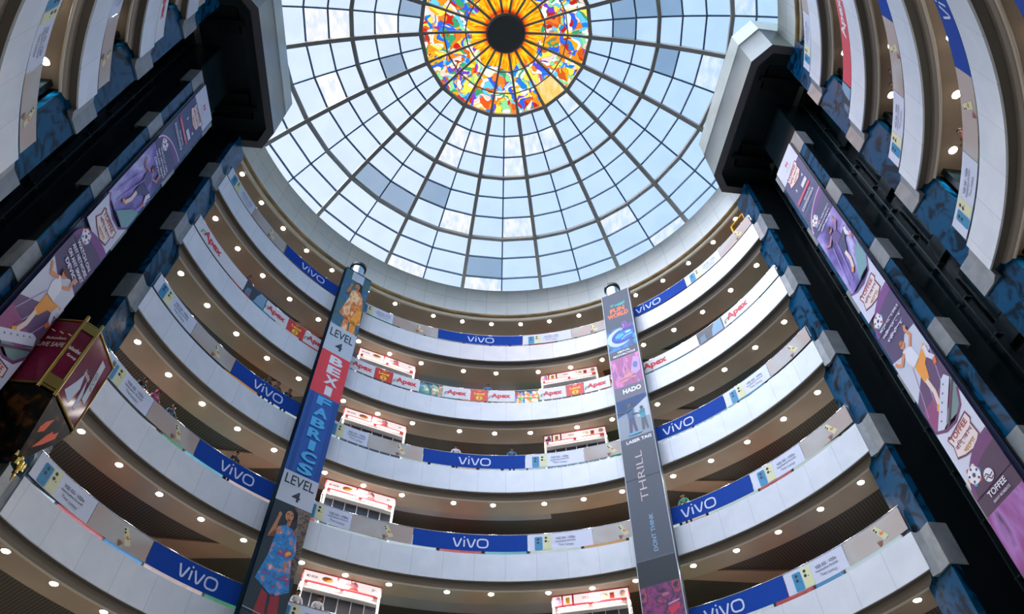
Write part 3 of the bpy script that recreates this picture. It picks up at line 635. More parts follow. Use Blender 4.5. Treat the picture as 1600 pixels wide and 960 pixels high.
# glass lettering
def seg_print(i, d=.03):
    m_ = MB(); a, b, dr, nr = wallseg(m_, i, 0, 1); mid_ = (a + b) / 2
    dr = Vector((0, 0, 1)).cross(nr)
    return Print(planar(mid_, dr, nr))
p = seg_print(2); p.text('Bashundhara', -.05, 17.75, .2, 'c3b3ae', width=.4, rot=0)
p.up().poly([(-.6, 16.6), (-.1, 16.5), (.0, 17.2), (-.2, 17.7), (-.35, 17.2)], 'a7b3c6').poly([(.05, 17.7), (.3, 17.2), (.35, 16.6), (.2, 16.6)], '9fb0c8')
p.up().poly([(.15, 18.7), (.45, 18.7), (.62, 17.1), (.35, 17.1)], 'aeb8bf').up().text('GROUP', .38, 17.9, .2, '55636e', width=.7, rot=-1.45)
p.build('mural', t)
p = seg_print(1); p.text('Bashundhara', 0, 17.9, .17, 'd9cdc6', width=.44, bold=.02).text('Group', .03, 17.6, .15, 'd9cdc6', width=.3, bold=.02).build('lettering', t)
p = seg_print(0); p.text('LIVE SAFE', -.02, 17.9, .2, 'b9a8a2', width=.78, bold=.02).text('Bashundhara', 0, 18.2, .12, 'b9a8a2', width=.6)
for q in (-.35, -.05, .25): p.stroke([(q, 18.5 - q * .3), (q + .15, 18.4 - q * .3)], .04, 'd8a878')
p.build('lettering', t)
m = MB(); m.beam(BP(s, 13.535, 1.09, 18.85), BP(s, 13.185, 1.44, 18.85), (B * 1 + Q * 1) * .03, Vector((0, 0, .16))); m.build('gold_cap', GOLD, t)
m = MB(); m.beam(BP(s, 13.535, 1.09, 16.5), BP(s, 13.185, 1.44, 16.5), (B * 1 + Q * 1) * .03, Vector((0, 0, .2))); m.build('gold_cap', GOLD, t)

# ------------------------------------------------------------------ round columns with wrapped banners
for (ac, lab) in ((-40.4, 'polished round column behind the BEXI FABRICS banner'), (28.25, 'polished round column behind the FUN WORLD banner')):
    c = P(ac, 14.72, 0); t = thing('round_column', lab, 'column', c)
    m = MB(); m.tube([c, c + Vector((0, 0, 38.05))], .44, 28); m.build('shaft', flat('b4c2ca', .14, .85), t)
    m = MB(); m.tube([c + Vector((0, 0, 38.0)), c + Vector((0, 0, 38.2))], .52, 28); m.build('collar', flat('12262a', .4), t)
def ring_plane(ac, r, lean=0.0):
    n = -P(ac, 1, 0); right = P(ac + 90, 1, 0); o_ = P(ac, r, 0)
    return lambda u, v, d: o_ + right * (u + lean * (v - 26)) + Vector((0, 0, v)) + n * d
def backing(name, f, v0, v1, hw, depth, m, parent, seams=()):
    mb = MB(); c_ = [f(-hw, v0, 0), f(hw, v0, 0), f(hw, v1, 0), f(-hw, v1, 0), f(-hw - .06, v0, -depth), f(hw + .06, v0, -depth), f(hw + .06, v1, -depth), f(-hw - .06, v1, -depth)]
    mb.add(c_, [(0, 1, 2, 3), (0, 4, 5, 1), (1, 5, 6, 2), (2, 6, 7, 3), (3, 7, 4, 0)]); return mb.build(name, m, parent)
M_FLORAL = art_noise('print_floral', ['c9c7d8', 'd8662c', '2f9ad6', '1d74b8', '2a86c8', '1a5f9c', 'c22f5a', 'e0b040'], 2.6)
M_ORANGE = art_noise('print_orange_silk', ['e8912c', 'f2a63a', 'c9642a', 'f5d6a0', 'e88a3a'], 2.2, (1, 1, .4))
M_WALLP = art_noise('print_lattice_wall', ['5a4238', '8f7a68', 'b8ab98', '4a342e'], 7)
def woman(p, u, v, k, dress, legs, longs):
    X = lambda q: [(u + a * k, v + b * k) for a, b in q]
    p.up().ell(u + .06 * k, v + 1.62 * k, .26 * k, .3 * k, '1f2028').poly(X([(-.05, 1.8), (.3, 1.75), (.4, 1.2), (.25, .85), (.1, 1.0)]), '1f2028')
    if longs: p.up().poly(X([(-.3, .9), (-.05, 1.15), (.25, 1.12), (.5, .75), (.62, .1), (.75, -1.6), (.4, -1.9), (-.1, -1.75), (-.65, -1.45), (-.5, -.6), (-.32, .2)]), dress)
    else: p.up().poly(X([(-.32, .95), (-.05, 1.12), (.25, 1.05), (.45, .85), (.5, 0), (.75, -1.3), (.2, -1.65), (-.6, -1.2), (-.38, -.2), (-.35, .4)]), dress)
    p.poly(X([(-.25, -1.5), (.0, -1.6), (.12, -2.6), (-.35, -2.65)]), legs).poly(X([(.12, -1.55), (.45, -1.55), (.62, -2.7), (.2, -2.8)]), legs)
    p.up().poly(X([(-.02, 1.1), (.12, 1.12), (.14, 1.38), (-.02, 1.38)]), 'a9714e').ell(u + 0.0 * k, v + 1.52 * k, .17 * k, .23 * k, 'bd835c')
    p.up().stroke(X([(-.12, 1.58), (-.03, 1.59)]), .035 * k, '2a1c1c').stroke(X([(.05, 1.59), (.13, 1.58)]), .035 * k, '2a1c1c').stroke(X([(.0, 1.54), (.0, 1.46), (.03, 1.45)]), .02 * k, '94603f').stroke(X([(-.06, 1.38), (.06, 1.38)]), .035 * k, '9a3f42')
    p.up().stroke(X([(-.3, .85), (-.5, .45), (-.42, 1.15), (-.38, 1.4)]), .12 * k, 'b27a54').stroke(X([(.42, .8), (.55, .1), (.36, -.35)]), .13 * k, dress).up().ell(u - .38 * k, v + 1.45 * k, .07 * k, .1 * k, 'b27a54').ell(u + .34 * k, v - .42 * k, .08 * k, .12 * k, 'b27a54')
f = ring_plane(-40.4, 14.2)
t = thing('column_banner', 'tall column banner reading BEXI FABRICS LEVEL 4 between two fashion photographs', 'banner', P(-40.4, 14.2, 10))
backing('fabric', f, 8, 37.0, .88, .3, flat('061c2a', .9, 0, .05), t)
p = Print(f); H = .875
p.rect(-H, 31.55, H, 36.9, art_noise('print_teal_backdrop', ['2b4a50', '3f6a6c', '1f5f8a', '7a8f6a'], .9)).up().rect(-.4, 36.1, .4, 36.9, 'b9cbd6')
woman(p, .1, 34.2, 1.0, M_ORANGE, M_ORANGE, True)
p.up().rect(-H, 29.45, H, 31.6, 'b8c6d2').up().text('LEVEL', 0, 30.98, .62, '27303c', width=1.45, bold=.012).text('4', 0, 30.1, .62, '27303c', width=.42, bold=.02)
p.rect(-H, 26.35, H, 29.45, 'dc3a44').rect(-H, 21.35, H, 26.35, '0d54a8')
for i, ch in enumerate('BEXI'): p.up().text(ch, .1, 28.98 - .74 * i, .6, 'dfe1ea', width=.4 if ch == 'I' else .8, bold=.045)
for i, ch in enumerate('FABRICS'): p.up().text(ch, .05, 25.95 - .7 * i, .56, '45b0e6', width=.34 if ch == 'I' else .78, bold=.045)
p.up()
for q in (-.72, -.6, .62, .76): p.rect(q, 21.4, q + .035, 26.3, '0a3f88')
p.up().rect(-H, 19.75, H, 21.35, 'bcc6d0').up().text('LEVEL', 0, 20.95, .5, '27303c', width=1.45, bold=.012).text('4', 0, 20.22, .5, '27303c', width=.4, bold=.02)
p.rect(-H, 8.05, H, 19.75, '0e2a33').rect(.1, 16.6, H, 19.72, M_WALLP)
woman(p, -.05, 17.5, 1.12, M_FLORAL, '8e1f2c', False)
p.up().stroke([(-H, 14.95), (H, 14.75)], .05, '7a8c94')
p.build('print', t)
f = ring_plane(28.25, 14.2, .0235)
t = thing('column_banner', 'tall dark column banner reading FUN WORLD, HADO and LASER TAG', 'banner', P(28.25, 14.2, 10))
backing('fabric', f, 8, 37.0, .875, .3, flat('39434f', .5), t)
m = MB()
for q in (-.9, .9): m.beam(f(q, 8, 0), f(q, 37.05, 0), (f(1, 8, 0) - f(0, 8, 0)) * .022, (f(0, 8, 1) - f(0, 8, 0)) * .03)
m.build('edge_pole', flat('b9c6cc', .4), t)
p = Print(f)
p.rect(-H, 33.6, H, 36.95, '33475c').rect(-H, 31.7, H, 33.6, art_noise('print_blue_glow', ['14508c', '1f86c8', '123a78', '38b0d8'], 1.0))
p.up().text('Toggi', .05, 35.75, .32, '36b8a8', width=1.0, bold=.03, rot=.04).text('FUN', 0, 35.3, .42, 'e8703c', width=.95, bold=.05).text('WORLD', .0, 34.82, .42, 'e8703c', width=1.35, bold=.05)
p.up().ell(-.15, 32.75, .75, .75, 'b4cfe4', n=30).up().ell(.1, 32.8, .72, .58, '1746a8', .25, 30).up().poly([(-.45, 32.6), (-.2, 33.15), (.4, 33.2), (.8, 33.0), (.75, 32.6), (.2, 32.4)], '1f6fd8').up()
p.ell(-.1, 32.85, .28, .16, '37b7e8', .2).ell(.45, 33.0, .2, .1, '8fd8f2').stroke([(0, 32.5), (.3, 32.72), (.7, 32.78)], .05, 'a8e2f6')
p.poly([(.1, 33.3), (.3, 33.75), (.05, 33.95), (.4, 34.05), (.55, 33.6), (.75, 33.75), (.7, 33.3)], '6a4a9a').stroke([(.0, 33.25), (.25, 33.5), (.2, 33.8)], .06, 'c8a8e0')
p.up().text('VIRTUAL', .02, 31.5, .16, 'e4eaf2', width=.8, bold=.03).text('MOTORCYCLE', .02, 31.25, .16, 'e4eaf2', width=1.35, bold=.03)
p.rect(-H, 28.75, H, 31.05, art_noise('print_pink_city', ['6a5a7a', 'b8508c', '8a5a92', 'd87ab0', '5a5068'], 1.3, (1.6, 1.6, .5)))
p.up().poly([(.25, 29.7), (.5, 30.8), (.85, 30.6), (.8, 29.6), (.5, 29.4)], 'b89ad0').ell(.55, 30.1, .14, .25, '7fb8f0').poly([(-.6, 29.1), (.1, 29.75), (.45, 29.5), (-.1, 29.05)], 'd08a9a').ell(.05, 29.8, .14, .16, 'c47a8a').stroke([(-.5, 29.2), (-.1, 29.3), (.5, 29.25)], .08, 'e8a0a0')
p.up().rect(-H, 27.8, H, 28.75, '5f6474').up().text('HADO', .15, 28.35, .34, 'eef0f6', width=1.05, bold=.035)
p.up().rect(-H, 25.1, H, 27.8, '8a98a4').poly([(-H, 26.6), (-H, 27.8), (H, 27.8), (H, 27.5), (.1, 27.0)], '3a7ac0').up().poly([(.1, 27.0), (H, 27.5), (H, 26.2), (.2, 26.3)], 'b8c2ca')
def shooter(u, v, k, c1, c2):
    X = lambda q: [(u + a * k, v + b * k) for a, b in q]
    p.up().ell(u, v + .95 * k, .13 * k, .16 * k, '4a4a54').poly(X([(-.2, .75), (.22, .78), (.2, .0), (-.15, .0)]), c1).poly(X([(-.14, 0), (.2, .02), (.3, -1.0), (.16, -1.0), (.06, -.4), (-.02, -1.02), (-.18, -1.0)]), c2).stroke(X([(.15, .65), (-.2, .5), (-.6, .62)]), .12 * k, c1).up().stroke(X([(-.25, .55), (-.75, .6)]), .08 * k, '2f3a44')
shooter(-.15, 26.35, .95, '2f5f86', '4a4a6a'); shooter(.5, 26.15, .75, '2f8fa0', '4f5a66')
p.up().ell(-.05, 25.32, .4, .08, '5aa8c8').rect(-H, 18.3, H, 25.1, '47525f').up().text('LASER TAG', .1, 24.85, .2, 'eef0f6', width=1.35, bold=.035, rot=.03)
p.stroke([(-H, 22.55), (H, 22.55)], .05, '141c22')
p.up().text('THRILL', -.05, 22.7, .36, 'c9b8b4', width=2.9, rot=PI / 2, bold=-.005).text('DONT THINK', .1, 19.55, .2, '86aecb', width=1.9, rot=PI / 2, bold=.02)
p.rect(-H, 8.05, H, 18.28, '15242c').up().stroke([(-H, 18.3), (H, 18.3)], .06, '55626a').rect(-H, 13.0, H, 17.1, art_noise('print_concert', ['1c1430', '5a1f5a', '8a2a6a', '2a1a4a', 'a83a5a', '22183a'], 1.6))
p.up().poly([(-.3, 15.5), (.3, 15.75), (.3, 15.65), (-.3, 15.4)], 'd89a90').poly([(.2, 16.0), (.75, 16.1), (.7, 15.9), (.35, 15.7)], 'c8284a').ell(-.55, 15.3, .16, .2, 'd8582a').ell(-.2, 15.45, .12, .18, 'b8683a').ell(.2, 15.2, .1, .16, '6a4a8a').stroke([(.25, 16.15), (.75, 16.25)], .05, 'b8a0d8').ell(.2, 16.6, .16, .08, 'a85a7a')
p.build('print', t)

# ------------------------------------------------------------------ downlights (each fitting with its own lamp)
FARAZ = {'std': [-73.6, -66.3, -58.9, -51.5, -44.1, -34.2, -26.8, -19.5, -9.8, -2.4, 7.2, 14.6, 21.9, 31.7, 39.1, 46.4, 53.9, 61.3],
         'C': [-73.6, -66.2, -58.7, -51.3, -44.0, -34.2, -26.8, -19.5, -9.7, -2.4, 5.0, 14.7, 22.1, 31.8, 39.3, 46.8, 54.1, 61.4],
         'T': [-73.9, -66.6, -59.3, -52.1, -44.8, -35.2, -27.9, -18.2, -11.0, -3.8, 3.4, 10.5, 17.9, 25.1, 32.5, 39.8, 47.0, 54.4, 61.6]}
NEARAZ = [104.8, 112.2, 119.6, 127.0, 134.4, 243.1, 235.8, 228.5, 221.2]
lamp0 = None
def downlight(a, z, lab, grp):
    global lamp0
    loc = P(a, 16.0, z)
    if lamp0 is None:
        t = thing('downlight', lab, 'ceiling light', (0, 0, 0), grp)
        m = MB(); m.tube([Vector((0, 0, .0)), Vector((0, 0, -.015))], .16, 20); m.build('bezel', flat('d8d4cc', .35), t)
        m = MB(); m.tube([Vector((0, 0, -.012)), Vector((0, 0, -.03))], .12, 20); m.build('lens', glow('fff6ec', 40.0), t)
        ld = bpy.data.lights.new('downlight_lamp', 'SPOT'); ld.energy = SPOT; ld.spot_size = rad(172); ld.spot_blend = .35; ld.shadow_soft_size = .1; ld.color = (1.0, .95, .91)
        lo_ = bpy.data.objects.new('lamp', ld); COL.objects.link(lo_); lo_.parent = t; lo_.location = (0, 0, -.16)
        lamp0 = t
    else:
        t = lamp0.copy(); COL.objects.link(t)
        for c in lamp0.children: d = c.copy(); COL.objects.link(d); d.parent = t
        t['label'] = lab; t['group'] = grp
    t.location = loc
    return t
LD = {'Z': .18, 'A': .42, 'B': .95}      # the lower galleries run their lamps dimmer
DIM = {}
for k in ORD:
    z = LEV[k] - .076
    for a in FARAZ.get(k, FARAZ['std']) + NEARAZ:
        t = downlight(a, z, 'round downlight in the brown soffit under the ' + NICK[k], 'downlights under the ' + NICK[k])
        for c in t.children:
            if c.type == 'LIGHT' and k in LD:
                if k not in DIM: DIM[k] = c.data.copy(); DIM[k].energy = SPOT * LD[k]
                c.data = DIM[k]
for a in FARAZ['T'] + NEARAZ: downlight(a, 38.6 - .421, 'round downlight in the top soffit just below the dome drum', 'downlights below the dome drum')

# ------------------------------------------------------------------ glass balustrades with steel handrails
for k in ORD:
    F = LEV[k]
    for (a0, a1), side in ((FAR, 'far'), (NEAR, 'near')):
        t = thing('glass_balustrade', 'glass balustrade with steel handrail on the %s half of the %s' % (side, NICK[k]), 'railing', P((a0 + a1) / 2, 15.1, F + 1.4), 'gallery balustrades')
        m = MB(); m.sweep([(15.09, F + 1.4), (15.09, F + 2.42), (15.105, F + 2.42), (15.105, F + 1.4)], a0, a1, 1.5); m.build('glass', M_GLASS, t)
        n = int((a1 - a0) / 1.5); m = MB(); m.tube([P(a0 + (a1 - a0) * i / n, 15.09, F + 2.44) for i in range(n + 1)], .032, 6)
        i = a0 + 2
        while i < a1: m.tube([P(i, 15.07, F + 2.3), P(i, 15.1, F + 2.46)], .022, 6); i += 3.67
        m.build('handrail', M_RAIL, t)

# ------------------------------------------------------------------ advertising banners on the balustrades
GRADB = noisy('print_beige', 'b4a398', 'b3b3ae', .35, .5, 1, .4, .6, extra=['a99a90'])
V_STROKES = [[(0, 1), (.34, .06), (.44, 0), (.54, .06), (.88, 1)], [(1.2, .0), (1.2, .84)], [(1.52, 1), (1.86, .06), (1.96, 0), (2.06, .06), (2.4, 1)]]
def rrect(cx, cy, a, b, r, n=6):
    pts = []
    for (sx_, sy_, t0) in ((1, 1, 0), (-1, 1, 90), (-1, -1, 180), (1, -1, 270)):
        for i in range(n + 1):
            t = rad(t0 + 90 * i / n); pts.append((cx + sx_ * (a - r) + r * math.cos(t), cy + sy_ * (b - r) + r * math.sin(t)))
    return pts + [pts[0]]
def vivo(p, u, v, h, m):
    """lower-case wordmark of four round-ended letters, centred on u, v"""
    X = lambda q: (u + (q[0] - 1.9) * h, v + (q[1] - .5) * h)
    p.up()
    for st in V_STROKES: p.stroke([X(q) for q in st], .17 * h, m)
    p.poly([X(q) for q in ((1.2, 1.04), (1.31, 1.15), (1.2, 1.28), (1.09, 1.15))], m)
    p.stroke([X(q) for q in rrect(3.22, .5, .56, .5, .38)], .17 * h, m)
def phones(p, u, v, k):
    p.up().poly(rrect(u, v, .19 * k, .36 * k, .06 * k)[:-1], '1f87b4').poly(rrect(u + .42 * k, v + .04 * k, .2 * k, .4 * k, .06 * k)[:-1], 'd8dcae').up()
    for (x, y) in ((u - .02 * k, v + .22 * k), (u - .03 * k, v + .04 * k), (u + .36 * k, v + .28 * k), (u + .35 * k, v + .1 * k)): p.ell(x, y, .065 * k, .065 * k, '1b2630', n=12)
    p.ell(u + .08 * k, v - .04 * k, .02 * k, .02 * k, '22384a', n=8).ell(u + .47 * k, v + .06 * k, .025 * k, .025 * k, '3a4038', n=8)
def gal_banner(a0, a1, kind, F, lab, grp, txt_az=None):
    """thin printed sheet fixed outside the balustrade between two azimuths"""
    R = 15.04; ac = (a0 + a1) / 2; z0, z1 = F + 1.53, F + 2.40; t = thing('railing_banner', lab, 'banner', P(ac, R, z0), grp)
    m = MB(); m.sweep([(R, z0), (R, z1), (R + .012, z1), (R + .012, z0)], a0 + .06, a1 - .06, 1.0)
    base = {'blue': flat('02409e', .75, 0, .2), 'white': flat('cdd5e6', .4), 'beige': GRADB, 'apex': flat('d8dadf', .4), 'red': flat('d02a26', .4), 'dark': flat('15222c', .4), 'redn': flat('cf3a48', .4)}[kind]
    m.build('sheet', base, t)
    p = Print(cylmap(ac, R)); W = rad(a1 - a0) * R; U = lambda a: rad(a - ac) * R; vc = (z0 + z1) / 2
    if kind == 'blue': vivo(p, U(txt_az), vc - .02, .44, 'c9d8ee')
    elif kind == 'white':
        u0 = -W / 2; phones(p, u0 + .55, vc - .06, 1.0)
        p.up().text('V25 5G · V25e', u0 + 1.85, vc + .14, .12, '57667c', width=.95).text('Imaginative Portrait', u0 + 1.85, vc - .03, .1, '57667c', width=1.0).text('Your Legacy', u0 + 1.85, vc - .22, .13, '7d8a9c', width=.75, rot=-.06)
    elif kind == 'beige':
        u0 = W * .08
        p.up().poly([(u0 - .22, vc + .28), (u0 - .02, vc + .33), (u0 + .34, vc - .22), (u0 + .12, vc - .3)], 'cfd3a4').up().poly([(u0 + .02, vc), (u0 + .1, vc + .08), (u0 + .12, vc), (u0 + .22, vc + .04), (u0 + .16, vc - .08), (u0 + .04, vc - .07)], 'd8783a')
        p.ell(u0 - .12, vc + .22, .045, .045, '2b2c2c', n=8).ell(u0 - .07, vc + .12, .045, .045, '2b2c2c', n=8)
        for d_ in (-.35, -.1, .15, .4, .7): p.stroke([(u0 - .12, vc - .43), (u0 - .12 + .22 * math.sin(d_), vc - .43 + .22 * math.cos(d_))], .035, '8a5038')
        p.rect(-W / 2, vc - .45, -W / 2 + .012, vc + .45, 'c9cdd2')
    elif kind in ('apex',): 
        for (aa, h) in txt_az: apex(p, U(aa), vc - .02, h)
    elif kind == 'red':
        p.up().text('Level', 0, vc + .12, .2, 'f4c81e', width=.62, bold=.05).ell(0, vc - .22, .2, .19, 'f4c81e').poly([(-.1, vc + .28), (-.13, vc + .38), (-.04, vc + .33), (0, vc + .41), (.04, vc + .33), (.13, vc + .38), (.1, vc + .28)], 'f09a28').up().text('2', 0, vc - .22, .26, 'd02a26', width=.15, bold=.03)
    elif kind == 'dark':
        p.up().poly([(W * .02, vc - .45), (W * .08, vc + .05), (W * .2, vc + .44), (W * .47, vc + .44), (W * .47, vc - .45)], '7aa2be').poly([(-W * .45, vc - .45), (-W * .4, vc), (-W * .22, vc + .1), (-W * .2, vc - .45)], '5a7a92')
    elif kind == 'redn':
        p.up().text('Apex', W * .28, vc, .62, 'dfe3ea', width=1.7, bold=.03)
    if p.mb.v: p.build('print', t)
def apex(p, u, v, h):
    """red word with a green leaf stroke crossing its capital"""
    k = h / .6
    p.up().text('Apex', u, v + .0, h, 'cf3038', width=1.5 * k, bold=.045)
    p.up().stroke([(u - .92 * k, v - .2 * k), (u - .88 * k, v - .0 * k), (u - .66 * k, v + .06 * k), (u - .5 * k, v - .02 * k)], .055 * k, '3f8a5a').stroke([(u - .95 * k, v - .26 * k), (u - .8 * k, v - .12 * k)], .045 * k, '5aa04a')
G = 'phone advertising sheets on the gallery railings'
for k in ('D', 'B', 'A', 'Z'):
    F = LEV[k]; nk = NICK[k]
    segs = [(-79.3, -68.5, 'white', 'at its far left end'), (-68.5, -58.5, 'beige', 'left of the first blue sheet'), (-58.5, -38.0, 'blue', 'running behind the BEXI FABRICS banner'),
            (-38.0, -28.4, 'white', 'just right of the BEXI FABRICS banner'), (-28.4, -17.0, 'beige', 'left of the central blue sheet'), (-17.0, 4.0, 'blue', 'centred between the column banners'),
            (4.0, 16.1, 'white', 'right of the central blue sheet'), (16.1, 25.5, 'beige', 'just left of the FUN WORLD banner'), (25.5, 46.3, 'blue', 'running behind the FUN WORLD banner'),
            (46.3, 56.6, 'white', 'right of the last blue sheet'), (56.6, 66.8, 'beige', 'ending at the marble pier on the right'),
            (99.9, 110.5, 'white', 'near half, beside the right-hand shaft'), (110.5, 121.4, 'beige', 'near right half, second from the shaft'), (121.4, 142, 'blue', 'on the near right half'),
            (237.8, 247.8, 'beige', 'near half, beside the left-hand shaft'), (227.5, 237.8, 'white', 'near left half, second from the shaft'), (207, 227.5, 'blue', 'on the near left half')]
    if k == 'D': segs[0] = (-79.3, -69.5, *segs[0][2:]); segs[1] = (-69.5, -58.8, *segs[1][2:])
    for (a0, a1, kd, wh) in segs:
        look = {'blue': 'blue vivo-lettered sheet', 'white': 'white two-phone sheet', 'beige': 'beige one-phone sheet'}[kd].replace('vivo-lettered', 'vivo')
        tz = {-58.5: -50.3, -17.0: -6.4, 25.5: 36.0, 121.4: 131, 207: 217}.get(a0)
        gal_banner(a0, a1, kd, F, '%s, %s, %s' % (look, {'Z': 'lowest gallery', 'A': 'second lowest gallery', 'B': 'middle gallery', 'D': 'topmost gallery'}[k], wh), G, tz)
F = LEV['C']; S_ = 'shoe shop sheets on the gallery below the top one'
CSEG = [(-79.3, -63.3, 'apex', [(-73.8, .6)], 'white Apex sheet at the left end of its gallery'), (-63.3, -57.6, 'dark', None, 'dark sheet with a pale blue shape, left part of the Apex gallery'), (-57.6, -51.6, 'apex', [(-54.7, .5)], 'white Apex sheet left of the first red Level 2 sheet'),
        (-51.6, -47.3, 'red', None, 'red Level 2 sheet left of the BEXI FABRICS banner'), (-47.3, -41.0, 'apex', [(-44.2, .5)], 'white Apex sheet touching the BEXI FABRICS banner on its left'),
        (-36.6, -30.0, 'apex', [(-33.0, .5)], 'white Apex sheet just right of the BEXI FABRICS banner'), (-30.0, -25.9, 'red', None, 'red Level 2 sheet right of the BEXI FABRICS banner'), (-25.9, -19.6, 'apex', [(-22.7, .5)], 'white Apex sheet left of the first open gap'),
        (-14.4, -8.1, 'apex', [(-11.2, .46)], 'white Apex sheet right of the first open gap'), (-8.1, -4.1, 'red', None, 'red Level 2 sheet in the centre of the gallery'), (-4.1, 2.0, 'apex', [(-1.2, .46)], 'white Apex sheet left of the second open gap'),
        (7.4, 13.6, 'apex', [(10.5, .46)], 'white Apex sheet right of the second open gap'), (13.6, 17.6, 'red', None, 'red Level 2 sheet left of the FUN WORLD banner'), (17.6, 23.7, 'apex', [(20.6, .46)], 'white Apex sheet just left of the FUN WORLD banner'),
        (30.6, 45.0, 'apex', [(34.3, .6)], 'long white Apex sheet right of the FUN WORLD banner'), (45.0, 51.4, 'dark', None, 'dark sheet with a pale blue shape, right part of the Apex gallery'), (51.4, 66.9, 'apex', [(55.4, .6)], 'long white Apex sheet ending at the right marble pier'),
        (104.4, 118.5, 'redn', None, 'red sheet with white letters on the near right half'), (118.5, 140, 'apex', [(130, .5)], 'pale sheet on the near right half of the Apex gallery'), (99.8, 104.4, 'dark', None, 'dark sheet at the near right lift pier'),
        (236, 247.8, 'apex', [(242, .5)], 'white Apex sheet beside the left-hand shaft, near half'), (214, 236, 'apex', [(225, .5)], 'long white sheet on the near left half of the Apex gallery')]
for (a0, a1, kd, tz, lab) in CSEG: gal_banner(a0, a1, kd, F, lab, S_, tz)

# ------------------------------------------------------------------ snack kiosks behind the railings
def kiosk(a0, a1, k, kind, lab):
    F, T = LEV[k], TOPZ[k]; A, B_ = P(a0, 16.4, 0), P(a1, 16.4, 0); c = (A + B_) / 2; rt = (B_ - A).normalized(); W = (B_ - A).length; n = -Vector((c.x, c.y, 0)).normalized()
    n = Vector((rt.y, -rt.x, 0)); n = n if n.dot(-c) > 0 else -n
    t = thing('snack_kiosk', lab, 'kiosk', c + Vector((0, 0, F + 1.4)), 'lit snack kiosks on the galleries')
    z1 = T - .085; z0 = z1 - .52
    def bx(m, u0, u1, v0, v1, d0, d1): m.box(c + rt * u0 + n * d0 + Vector((0, 0, v0)), rt * (u1 - u0), n * (d1 - d0), Vector((0, 0, v1 - v0)))
    H = W / 2; WH = glow('fff0f0', .95); RED = flat('d8404c', .4)
    cuts = [-H, -H + W * .44, H] if kind == 'L' else [-H, -H + .5, -H + 1.0, H]
    for i in range(len(cuts) - 1):
        m = MB(); bx(m, cuts[i] + .04, cuts[i + 1] - .04, z0 + .04, z1 - .04, -.12, 0); m.build('sign_panel', WH, t)
        m = MB()
        for (u0, u1, v0, v1) in ((cuts[i], cuts[i + 1], z0, z0 + .04), (cuts[i], cuts[i + 1], z1 - .04, z1), (cuts[i], cuts[i] + .04, z0, z1), (cuts[i + 1] - .04, cuts[i + 1], z0, z1)): bx(m, u0, u1, v0, v1, -.13, .02)
        m.build('sign_frame', RED, t)
    p = Print(planar(c, rt, n)); vc = (z0 + z1) / 2
    if kind == 'L':
        p.text('MO WOW', -H + W * .12, vc, .12, '9a2a30', width=.5, bold=.02).ell(-H + W * .31, vc, .26, .12, 'e0a050').up().ell(-H + W * .31, vc + .05, .2, .06, 'c8682a').up().text('MO WOW', -H + W * .55, vc, .12, '9a2a30', width=.5, bold=.02)
        p.ell(.55, vc + .02, .17, .16, 'e08a98').poly([(.3, vc - .2), (.8, vc - .2), (.66, vc - .08), (.44, vc - .08)], 'd84a3a').up().stroke([(.42, vc + .05), (.38, vc + .24)], .03, '5a3038').stroke([(.55, vc + .1), (.6, vc + .25)], .03, '5a3038').text('Jr.', H - .35, vc + .02, .14, '6a7a9a', width=.26)
    else:
        p.rect(-H + .08, z0 + .08, -H + .42, vc, '7a5a8a').ell(-H + .3, vc + .08, .1, .12, 'c8a0b8').rect(-H + .66, z0 + .08, -H + .84, vc + .12, 'f0b848').text('TEA  JUICE', -H + 1.9, vc, .14, '8a4a50', width=.95).rect(H - .9, z0 + .08, H - .7, vc + .1, 'e0582a').ell(H - 1.15, vc, .14, .1, 'c8d0a0').ell(H - .3, vc, .14, .16, 'f0c8b0')
    p.build('sign_print', t)
    for (u0, u1) in ((-H + .3, -.1), (.1, H - .4)):
        m = MB(); m.tube([c + rt * u0 + n * .1 + Vector((0, 0, z0 - .16)), c + rt * u1 + n * .1 + Vector((0, 0, z0 - .16))], .045, 8); m.build('light_tube', glow('fffaf6', 5.0), t)
    m = MB(); bx(m, -H, H, z0 - .26, z0 - .0, -.5, -.14); bx(m, -H, H, z0 - .32, z0 - .26, -.5, .0); m.build('header', flat('e8e2de', .4), t)
    m = MB()
    nb = 6
    for i in range(nb + 1): u = -H + W * i / nb; bx(m, u - .02, u + .02, F + 2.4, z0 - .32, -.3, -.24)
    m.build('window_bars', flat('e6e4e2', .4), t)
    m = MB(); bx(m, -H, H, F + 2.4, z0 - .32, -.34, -.31); m.build('window', flat('4c5058', .12), t)
    m = MB(); bx(m, -H, H, F + 1.4, F + 2.4, -.5, -.1); m.build('counter', flat('dcd6d0', .4), t)
    for u in (-H + .08, H - .08): m = MB(); bx(m, u - .05, u + .05, F + 1.4, z0, .0, .08); m.build('lit_post', glow('fff6f0', 1.6), t)
    ld = bpy.data.lights.new('kiosk_lamp', 'AREA'); ld.shape = 'RECTANGLE'; ld.size = W * .9; ld.size_y = .2; ld.energy = 55; ld.color = (1, .93, .9)
    lo_ = bpy.data.objects.new('kiosk_lamp', ld); COL.objects.link(lo_); lo_.parent = t; lo_.location = n * .35 + Vector((0, 0, z0 - .45 - F - 1.4)); lo_.rotation_euler = (n + Vector((0, 0, -.6))).to_track_quat('-Z', 'Y').to_euler()
for k, lab in (('C', 'gallery with the Apex sheets'), ('B', 'middle gallery'), ('A', 'second lowest gallery'), ('Z', 'lowest gallery')):
    kiosk(-33.2, -20.3, k, 'L', 'lit burger kiosk beside the BEXI FABRICS banner, ' + lab)
for k, lab in (('C', 'gallery with the Apex sheets'), ('B', 'middle gallery'), ('Z', 'lowest gallery')):
    kiosk(7.6, 20.3, k, 'R', 'lit drinks kiosk left of the FUN WORLD banner, ' + lab)

